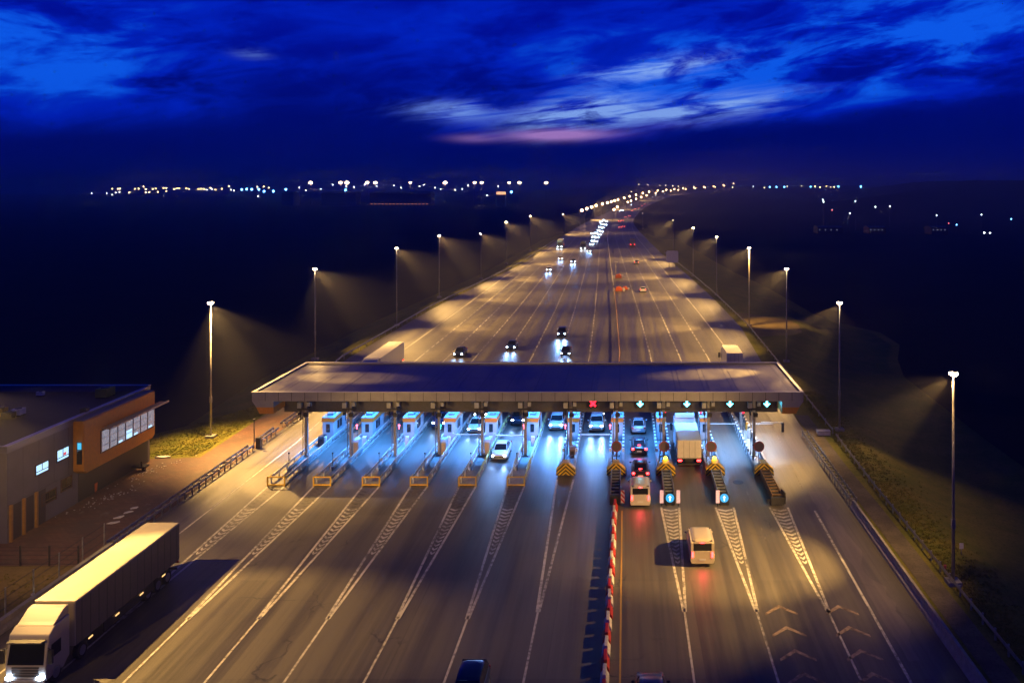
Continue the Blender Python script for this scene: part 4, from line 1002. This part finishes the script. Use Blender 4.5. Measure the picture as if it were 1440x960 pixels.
# beyond the roof
lorry(-38.4, 126.6, 0, 16.4, (.66, .66, .66), 'white lorry parked behind the left end of the toll roof', head=0)
lorry(17.0, 142.3, PI, 9.2, (.66, .66, .66), 'white box lorry behind the right part of the toll roof')
def mid(px, py, kind, c, label, head=HB, rz=0, **k):
    p = at(px, py); return car(kind, p[0], p[1]+(2.3 if rz == 0 else 0), rz, c, label, head=head, grp='cars on the road beyond the toll roof', **k)
mid(644, 503, 'sedan', DKB, 'dark car nearest the toll roof left of the others', HB)
mid(718, 493, 'sedan', BLU, 'blue car with bright headlights approaching the toll roof', HB*2.2)
mid(795, 502, 'sedan', DKB, 'dark car almost at the toll roof with light pooled behind it', HB)
mid(789.5, 475, 'suv', DKB, 'dark car following the one closest to the roof edge', HB*3)
mid(771.5, 382, 'sedan', W_, 'white car with headlights, leftmost of the three small mid road cars', HB*1.5)
mid(788, 366, 'sedan', W_, 'pale car following on the left side of the mid road', HB*1.5)
mid(806, 370, 'sedan', BLU, 'blue lit car in the middle of the far approach', HB*2)
mid(904, 410, 'sedan', W_, 'white car driving away right of the orange barriers', None, PI, brake=False)
mid(895, 371, 'sedan', SIL, 'pale car driving away farther up the right carriageway', None, PI)
p = at(787, 349); lorry(p[0], p[1], 0, 13, (.1, .2, .4), 'blue cab lorry with headlights on the far approach', head=HB*2)
p = at(820, 351); lorry(p[0], p[1], 0, 10, (.05, .06, .08), 'dark lorry right of the blue cab lorry', head=HB*2, boxc=mat('dark_box', (.05, .05, .06), .6), h=3.4)
p = at(889.5, 346.5); lorry(p[0], p[1]+9, PI, 9, (.5, .5, .5), 'lorry with pale roof driving away on the far right carriageway', boxc=mat('dull_box', (.40, .38, .36), .6), tailm=E_BRAKE)
mid(828, 355, 'sedan', W_, 'bright headlight car beside the dark far lorry', HB*2)
# far traffic (single small meshes)
E_HEADF = em('far_headlamp', (.55, .75, 1), 55); E_TAILF = em('far_tail', (1, .10, .09), 9)
def small_car(px, py, front, label, grp, big=1.0):
    p = at(px, py, 0)
    q = MB(paintm('far_paint', (.3, .3, .32)))
    q.loft([sect(y, .25, zt, .88) for y, zt in ((-2.2, .6), (-1.9, .8), (-1, .95), (1.9, 1.0), (2.2, .8))])
    q.loft([[(.75, y, .9), (.62, y, z), (-.62, y, z), (-.75, y, .9)] for y, z in ((-1, .95), (-.3, 1.45), (.8, 1.45), (1.6, 1.0))], GLASS)
    m = E_HEADF if front else E_TAILF
    s = p[1]/600.0*big
    for sx in (-.7, .7):
        q.ball((sx, -2.22 , .72), .17+.05*s, m, nu=8, nv=5)
    o = q.build('car', None, None, loc=(p[0], p[1], terr(p[0], p[1]))); tag(o, label, 'car', grp)
    return o
for k, (px, py) in enumerate(((832, 345), (834, 340), (838, 341), (835, 334.5), (840, 335), (833.5, 329.5), (838.5, 329), (843, 331), (842, 325.5), (846, 327), (844, 320.5), (848, 321.5), (851.5, 317), (847, 316), (853, 312.5), (849, 310.5), (845, 313))):
    small_car(px, py, True, 'small far car with white headlights in the queue left of the median', 'far cars queueing towards the plaza', 1.15)
for k, (px, py) in enumerate(((872, 320.5), (877, 319.5), (871, 312), (875, 311), (880, 306), (885, 304.5), (889, 297), (893, 294.5), (898, 293.5), (903, 291), (907, 289.5))):
    small_car(px, py, False, 'small far car with red tail lights right of the median', 'far cars driving away', .8)
for k, (px, py) in enumerate(((872, 297), (875.5, 296.5), (887.5, 290), (917, 283), (922, 281), (934, 279.5), (961, 275.5), (968, 274), (976, 272.5))):
    small_car(px, py, True, 'tiny far car with white lights on the distant bend', 'tiny cars on the distant bend', .5)

# ------------------------------------------------------------------ building on the left
bl = empty('service_building', (-63, 82, 0), label='two storey grey service building with an orange cantilevered bay and ribbon windows', cat='building')
def bb(mb, name, parent=bl, m=None, **k):
    mb.v = [(x+63, y-82, z) for x, y, z in mb.v]; return mb.build(name, m, parent, **k)
bx0, bx1, by0, by1, bz = -78, -52.0, 71.7, 93.2, 8.1
bb(B1(STUC, (bx0, bx1, by0, by1, 0, 7.55)), 'wall')
bb(B1(ROOF2, (bx0+.35, bx1-.35, by0+.35, by1-.35, 7.552, 7.65)), 'roof')
pr_ = MB(mat('parapet_metal', (.22, .22, .24), .4, .5))
for b_ in ((bx0-.05, bx1+.05, by0-.05, by0+.3, 7.56, 8.15), (bx0-.05, bx1+.05, by1-.3, by1+.05, 7.56, 8.3), (bx0-.05, bx0+.3, by0+.3, by1-.3, 7.56, 8.15), (bx1-.3, bx1+.05, by0+.3, by1-.3, 7.56, 8.15)): pr_.box(*b_)
bb(pr_, 'parapet')
bb(B1(mat('parapet_cap', (.5, .5, .5), .4, .4), (bx0-.1, bx1+.1, by1-.35, by1+.1, 8.303, 8.36), (bx1-.36, bx1+.1, by0-.1, by1-.36, 8.153, 8.2)), 'parapet_cap')
bay = MB(ORANGE); bay.prism([(80.2, 3.2), (80.2, 7.9), (92.4, 7.9), (92.4, 3.2), (91.9, 2.9), (80.7, 2.9)], 'x', -52.0+.003, -50.95); bo = bb(bay, 'bay', bevel=.12)
bb(B1(mat('bay_roof', (.16, .15, .17), .5), (-52+.06, -51.05, 80.3, 92.3, 7.905, 7.98)), 'bay_roof')
bb(B1(DK, (-50.948, -50.93, 82.75, 92.2, 4.1, 6.3)), 'window_surround')
BLIND = mat('window_blind', (.34, .31, .30), .6, noise=.9, nscale=5, emit=(.75, .78, .95), estr=.28)
for k in range(7):
    y0 = 82.85+k*1.335
    w1 = bb(B1(BLIND, (-50.929, -50.915, y0+.05, y0+1.25, 4.2, 6.2)), 'window')
    fr = MB(WPL); fr.box(-50.914, -50.88, y0, y0+.07, 4.15, 6.25); fr.box(-50.914, -50.88, y0+.07, y0+1.3, 4.75, 4.81); fr.box(-50.914, -50.88, y0+.07, y0+1.3, 5.45, 5.49); bb(fr, 'frame', w1)
    if k in (2, 3, 4, 6): bb(B1(E_WIN, (-50.914, -50.905, y0+.15, y0+(1.15 if k == 3 else .8), 4.25, 4.32+(.75 if k == 3 else .12))), 'pane', w1)
aw = MB(mat('awning_metal', (.40, .36, .32), .5, .3))
for k in range(24):
    y0 = 82.9+k*.44; aw.box(-50.93, -50.1, y0, y0+.06, 6.42, 6.55)
aw.box(-50.12, -50.04, 82.8, 93.5, 6.4, 6.57); bb(aw, 'sun_shade')
bb(B1(GLASS, (-51.6, -51.1, 80.17, 80.197, 3.9, 6.0)), 'bay_window'); bb(B1(em('window_cyan', (.05, .5, .8), 1.2), (-51.5, -51.15, 80.15, 80.168, 5.3, 5.9)), 'lit_pane')
for (y0, y1, z0, z1, lit) in ((78.0, 79.6, 4.85, 5.8, 2), (75.2, 76.8, 4.55, 5.35, 1), (78.6, 80.0, 1.9, 2.9, 0), (76.0, 77.8, 1.6, 2.5, 0)):
    w1 = bb(B1(E_WIN if lit else GLASS, (-51.998, -51.98, y0, y1, z0, z1)), 'window')
    fr = MB(DK if lit else mat('brown_frame', (.10, .045, .02), .6)); fr.box(-51.997, -51.94, y0-.1, y0, z0-.1, z1+.1); fr.box(-51.997, -51.94, y1, y1+.1, z0-.1, z1+.1); fr.box(-51.997, -51.94, y0, y1, z1, z1+.08); fr.box(-51.997, -51.94, y0, y1, z0-.08, z0); fr.box(-51.979, -51.95, y0, y1, z0+.2, z0+.26); fr.box(-51.979, -51.95, (y0+y1)/2-.03, (y0+y1)/2+.03, z0+.26, z1); bb(fr, 'frame', w1)
    if lit == 2: bb(B1(E_WINR, (-51.978, -51.96, y0+.9, y0+1.25, z0+.3, z0+.55)), 'notice', w1)
for k in range(3):
    y0 = 71.95+k*1.55; bb(B1(mat('garage_door', (.06, .05, .05), .6), (-51.998, -51.97, y0+.25, y0+1.4, .02, 3.0)), 'door')
    bb(B1(mat('ochre_pier', (.42, .22, .05), .6, noise=.2), (-51.998, -51.8, y0, y0+.22, 0, 3.1)), 'door_pier')
jn = MB(mat('cladding_joint', (.07, .07, .075), .7))
for y in (73.6, 75.6, 77.6, 79.6): jn.box(-52, -51.993, y, y+.03, 3.15, 7.5)
jn.box(-52, -51.993, 71.8, 80.1, 3.12, 3.15); bb(jn, 'panel_joint')
# base under bay: thin dark sheet on the wall
bb(B1(DK, (-51.999, -51.98, 81, 92.8, .05, 2.9)), 'dark_base_sheet')
for k in range(4): bb(B1(mat('fence_dark', (.02, .02, .02), .6), (-51.6+k*.5, -51.55+k*.5, 93.3, 93.38, 0, 2.2)), 'gate_bar') if False else None
def roofbox(px, py, sx, sy, sz, m, name, label):
    p = at(px, py, 7.65); t_ = empty(name, p, label=label, cat='rooftop unit', group='equipment on the service building roof')
    child(B1(m, (-sx/2, sx/2, -sy/2, sy/2, .12, sz)), 'body', t_, bevel=.04)
    q = MB(DK); q.tube((0, 0, sz), (0, 0, sz+.08), min(sx, sy)*.35, n=14); child(q, 'fan', t_); child(B1(DK, (-sx/2, sx/2, -sy/2+.1, -sy/2+.2, 0, .118), (-sx/2, sx/2, sy/2-.2, sy/2-.1, 0, .118)), 'skid', t_)
roofbox(26, 584, .9, .9, .7, WPL, 'rooftop_unit', 'small pale rooftop unit, right one of the cluster on the grey roof')
roofbox(12, 588, 1.0, .8, .6, DK, 'rooftop_unit', 'dark rooftop unit in the middle of the left roof cluster')
roofbox(2, 586, .8, .8, .9, YEL, 'rooftop_unit', 'yellowish rooftop unit at the left picture edge')
roofbox(119, 586, .6, .6, .9, DK, 'rooftop_unit', 'dark vent standing near the back parapet of the grey roof')
roofbox(57, 557, .7, .5, .5, WPL, 'rooftop_unit', 'tiny pale unit by the back parapet')
roofbox(148, 558, 1.2, 1.6, 1.0, mat('yellow_hatch', (.45, .40, .04), .6), 'roof_hatch', 'yellow roof hatch at the back corner of the grey roof')
t_ = empty('drum_cart', at(184, 662), label='small dark cart with a pale yellow drum beneath the orange bay', cat='cart')
q = MB(YEL); q.tube((-.55, -.3, .55), (-.55, .7, .55), .5, n=16); child(q, 'drum', t_); child(B1(DK, (-.1, 1.6, -.3, .6, .35, .55), (1.2, 1.35, -.3, -.2, .55, 1.1)), 'frame', t_); wheels(t_, (-.3, 1.4), (.1,), .3, .15)
t_ = empty('orange_bin', at(132, 692), label='small orange bin on the ground under the orange bay', cat='bin'); q = MB(ORP); q.prism([(-.2, 0), (.2, 0), (.26, .95), (-.26, .95)], 'y', -.2, .2); child(q, 'body', t_, bevel=.03); child(B1(DK, (-.28, .28, -.24, .24, .955, 1.02)), 'lid', t_)

# ------------------------------------------------------------------ far town
def tl(px, py, Yd, m, r, label, group, h=None):
    x = (px-PX0)/FPX*Yd; z = CH-(py-PY0)/FPX*Yd; z0 = terr(x, Yd)-3
    q = MB(POLE); q.tube((0, 0, 0), (0, 0, z-z0), .18 if Yd > 700 else .05, .12 if Yd > 700 else .04, 6); q.ball((0, -.2, z-z0), r, m, nu=8, nv=5)
    o = q.build('town_lamp', None, None, loc=(x, Yd, z0)); tag(o, label, 'distant lamp', group); return o
E_T1 = em('town_yellow', (1, .78, .42), 16); E_T2 = em('town_white', (.75, .85, 1), 16); E_T3 = em('town_blue', (.12, .45, 1), 26); E_T4 = em('town_red', (1, .15, .2), 4)
dots_y = [(158, 265.5), (166, 265.6), (169, 265.4), (190, 265.6), (195, 265.5), (202, 262.5), (205, 266), (215, 266), (219, 265), (230, 264.5), (234, 264.5), (245, 266), (249, 265), (252, 265), (262, 265), (266, 266), (279, 266), (283, 265.5), (287, 266), (296, 264), (312, 265.5), (322, 262), (205, 270.5), (210, 270.4), (222, 270), (234, 269), (182, 270.5), (303, 267), (362, 263), (371, 262.5), (378, 264)]
dots_w = [(129, 272), (150, 272), (158, 274), (163, 271), (168, 270), (182, 271), (291, 267), (298, 266), (325, 267), (329, 268), (363, 276), (432, 287), (685, 275), (421, 264), (430, 268), (451, 266), (468, 260), (487, 262), (498, 263), (513, 260), (530, 262), (554, 261), (564, 264), (590, 262), (596, 260), (612, 264), (620, 266), (658, 261), (701, 262), (640, 267), (650, 266)]
dots_b = [(340, 266.5), (347, 266), (354, 266.3), (364, 266.5), (371.5, 269), (384.5, 269), (402, 266.5), (486, 267.3), (719, 270), (606, 271)]
for p_ in dots_y: tl(p_[0], p_[1], 1900+random.uniform(-60, 60), E_T1, 1.4, 'small yellow lamp in the far town left of the road', 'yellow lamps of the far town')
for p_ in dots_w: tl(p_[0], p_[1], 1850+random.uniform(-60, 60), E_T2, 1.2, 'small white lamp in the far town left of the road', 'white lamps of the far town')
for p_ in dots_b: tl(p_[0], p_[1], 1800+random.uniform(-60, 60), E_T3, 2.3, 'bright bluish lamp in the far town left of the road', 'bluish lamps of the far town')
rd_ = [(1075, 264, E_T1, .8), (1082.5, 263, E_T3, 1.4), (1092, 263, E_T3, 1.4), (1103, 263, E_T3, 1.4), (1107, 262, E_T1, .8), (1127, 261.5, E_T1, .8), (1140, 262.5, E_T3, 1.3), (1146, 262, E_T1, .9), (1153, 263.2, E_T1, 1.1), (1162, 262, E_T1, .9), (1168, 263, E_T1, .9), (1173, 263, E_T1, .9), (1179, 262.5, E_T3, 1.4), (1210.5, 262.5, E_T3, 1.8), (1059, 262, E_T2, .7), (1030, 263.5, E_T1, .8)]
for px, py, m, r in rd_: tl(px, py, 1700, m, r, {'town_yellow': 'yellowish lamp on the right horizon beyond the bend', 'town_blue': 'bright blue-white lamp on the right horizon beyond the bend', 'town_white': 'faint white lamp on the right horizon beyond the bend'}[m.name], 'lamps on the right horizon')
for k, (px, py, m) in enumerate(((1157, 281, E_T2), (1158, 284, E_T2), (1203, 283, E_T2), (1231, 291, E_T2), (1251, 290, E_T2), (1317, 303, E_T2), (1380, 302, E_T2), (1422, 308, E_T3), (1384, 327.5, E_T2), (1392, 328, E_T2), (1170, 295.5, E_T4), (1367, 565, E_T2) if False else (1334, 314, E_T4), (1195, 300, E_T2), (1345, 316, E_T3))):
    tl(px, py, 620, m, .34 if k not in (8, 9) else .6, 'small lonely lamp in the dark fields on the right', 'scattered lamps in the right fields')
for px in (1280, 1285, 1291, 1296, 1301, 1306, 1313, 1319, 1326, 1331, 1341, 1390, 1406):
    tl(px, 244.5+random.uniform(-.5, .8), 1650, em('ridge_lamp', (.35, .4, .6), 1.3), .6, 'faint lamp along the crest of the right hill', 'faint lamps on the right hill crest')
for px, py in ((898, 259.5), (911, 260), (928, 261), (936, 261), (946, 261.5), (954, 262), (888, 269.5)):
    tl(px, py, 2100, E_T1, .8, 'faint lamp above the far bend of the road', 'faint lamps above the far bend')
# stadium like floodlight masts of the far depot
fm = [437, 479, 488, 516.5, 528, 577, 626, 667.5, 677.5, 716, 730.5, 768]
sz = [1.2, 1.1, 1.3, 1, 1.1, .85, 1.25, .95, .95, .85, 1, .95]
for k, px in enumerate(fm):
    Yd = 1600; x = (px-PX0)/FPX*Yd; z = CH+(PY0-257)/FPX*Yd; z0 = terr(x, Yd)-4
    t_ = empty('floodlight_tower', (x, Yd, z0), label='tall warm floodlight tower of the far depot, '+(['first', 'second', 'third', 'fourth', 'fifth', 'sixth', 'seventh', 'eighth', 'ninth', 'tenth', 'eleventh', 'twelfth'][k])+' from the left', cat='floodlight tower', group='floodlight towers of the far depot')
    q = MB(POLE); q.tube((0, 0, 0), (0, 0, z-z0), .5, .3, 8); child(q, 'pole', t_)
    q = MB(em('tower_lamp', (1, .72, .42), 26)); q.ball((0, -.6, z-z0), 2.5*sz[k], nu=12, nv=8, sc_=(1.25, .8, .85)); child(q, 'lamp_cluster', t_)
for k, (px0, px1, py, c, l) in enumerate(((520, 606, 274, (.15, .04, .05), 'long low reddish warehouse on the left horizon'), (452, 500, 271, (.12, .12, .14), 'grey warehouse beneath the left floodlight towers'), (396, 412, 273, (.1, .12, .2), 'small bluish shed at the end of the blue lamps'), (1150, 1186, 300, (.05, .05, .06), 'low dark farm building in the right fields'), (1222, 1246, 301, (.10, .03, .03), 'small reddish building in the right fields'), (1310, 1334, 318, (.07, .05, .07), 'small mauve building low in the right fields'))):
    Yd = 1500 if k < 3 else 600
    x0 = (px0-PX0)/FPX*Yd; x1 = (px1-PX0)/FPX*Yd; zb = terr((x0+x1)/2, Yd)-4; ht = (CH-(py-8-PY0)/FPX*Yd)-zb if k < 3 else 5
    ht = max(5, min(ht, 22))
    t_ = empty('warehouse', ((x0+x1)/2, Yd, zb), label=l, cat='warehouse', group='far warehouses')
    hw = (x1-x0)/2; q = MB(mat('warehouse_wall_%d' % k, c, .8)); q.box(-hw, hw, 0, 30 if k < 3 else 14, 0, ht); child(q, 'wall', t_)
    q = MB(DK); q.prism([(0, ht+.01), (15 if k < 3 else 7, ht+(2.5 if k < 3 else 1)), (30 if k < 3 else 14, ht+.01)], 'x', -hw, hw); child(q, 'roof', t_)
    if k == 0:
        for j in range(16): child(B1(em('warehouse_light', (1, .4, .3), .9), (-hw+2+j*6.5, -hw+4.6+j*6.5, -.15, -.02, 2.2, 3.6)), 'window', t_)
    else:
        for j in range(4): child(B1(em('warehouse_light_w', (.5, .55, .9), .35), (-hw+1+j*hw*.45, -hw+1.6+j*hw*.45, -.15, -.02, ht*.6, ht*.6+.8)), 'window', t_)
Yd = 1400; x0 = (698-PX0)/FPX*Yd
t_ = empty('lit_kiosk', (x0, Yd, -4), label='small orange lit building under the right floodlight towers', cat='building')
child(B1(em('lit_orange_wall', (1, .5, .25), 2.2), (0, 14, 0, 10, 20.5, 25)), 'lit_sign', t_); child(B1(STUC, (0, 14, .3, 12, 0, 20.4)), 'wall', t_)

# dirt patch on the right with low shelter poles
y_ = MB(MATS['sand']); y_.poly([(26.6, 170, .02), (30, 171.5, .02), (33, 172, .02), (36.2, 175, .02), (37.4, 184, .02), (36.6, 192, .02), (33, 195.5, .02), (29, 201, .02), (25.9, 203, .02)]); tag(y_.build('sand_lot'), kind='structure')
# grass clumps on lit verges
gm = MB(MATS['verge_grass']); random.seed(3)
def clump(x, y, z, s):
    for k in range(5):
        a = random.uniform(0, PI); dx, dy = math.cos(a)*.04*s*2, math.sin(a)*.04*s*2; lx_, ly_ = random.uniform(-.15, .15)*s, random.uniform(-.15, .15)*s
        ox, oy = random.uniform(-.2, .2)*s, random.uniform(-.2, .2)*s; h = random.uniform(.06, .2)*s
        gm.poly([(x+ox-dx, y+oy-dy, z), (x+ox+dx, y+oy+dy, z), (x+ox+lx_, y+oy+ly_, z+h)])
def gz_at(x, y):
    a, b = interp(PL, y), pr(y)
    if x < a: return terr(x, y)-.03-min(a-x, 9)*.42 if a-x < 6 else terr(x, y)-min(a-x, 9)*.42
    if x > b: return terr(x, y)-min(x-b, 9)*.38
    return terr(x, y)-.03
for k in range(5200):
    y = random.uniform(44, 125); x = 24.6+abs(random.gauss(0, 1.9)); clump(x, y, gz_at(x, y), random.uniform(.4, .9))
for k in range(3800):
    y = random.uniform(95, 122); x = -47.8-abs(random.gauss(0, 4)); clump(x, y, gz_at(x, y), random.uniform(.35, .75))
for k in range(900):
    y = random.uniform(50, 66); x = -43.4-random.uniform(0, 9); clump(x, y, 0, random.uniform(.3, .6))
tag(gm.build('grass'), 'short yellowish grass on the lit verges beside the plaza', 'grass', kind='stuff')

# ------------------------------------------------------------------ haze
hb = MB(); hb.box(-3600, 3600, -80, 6600, -12, 62)
hm = bpy.data.materials.new('haze'); hm.use_nodes = True; nt = hm.node_tree; nt.nodes.clear()
out = nt.nodes.new('ShaderNodeOutputMaterial'); vol = nt.nodes.new('ShaderNodeVolumePrincipled')
vol.inputs['Color'].default_value = (.80, .82, .88, 1); vol.inputs['Density'].default_value = .00050; vol.inputs['Anisotropy'].default_value = .25
nt.links.new(vol.outputs[0], out.inputs['Volume'])
hb.mats = [hm]; ho = hb.build('haze'); tag(ho, kind='stuff')
try: hm.cycles.homogeneous_volume = True
except Exception: pass
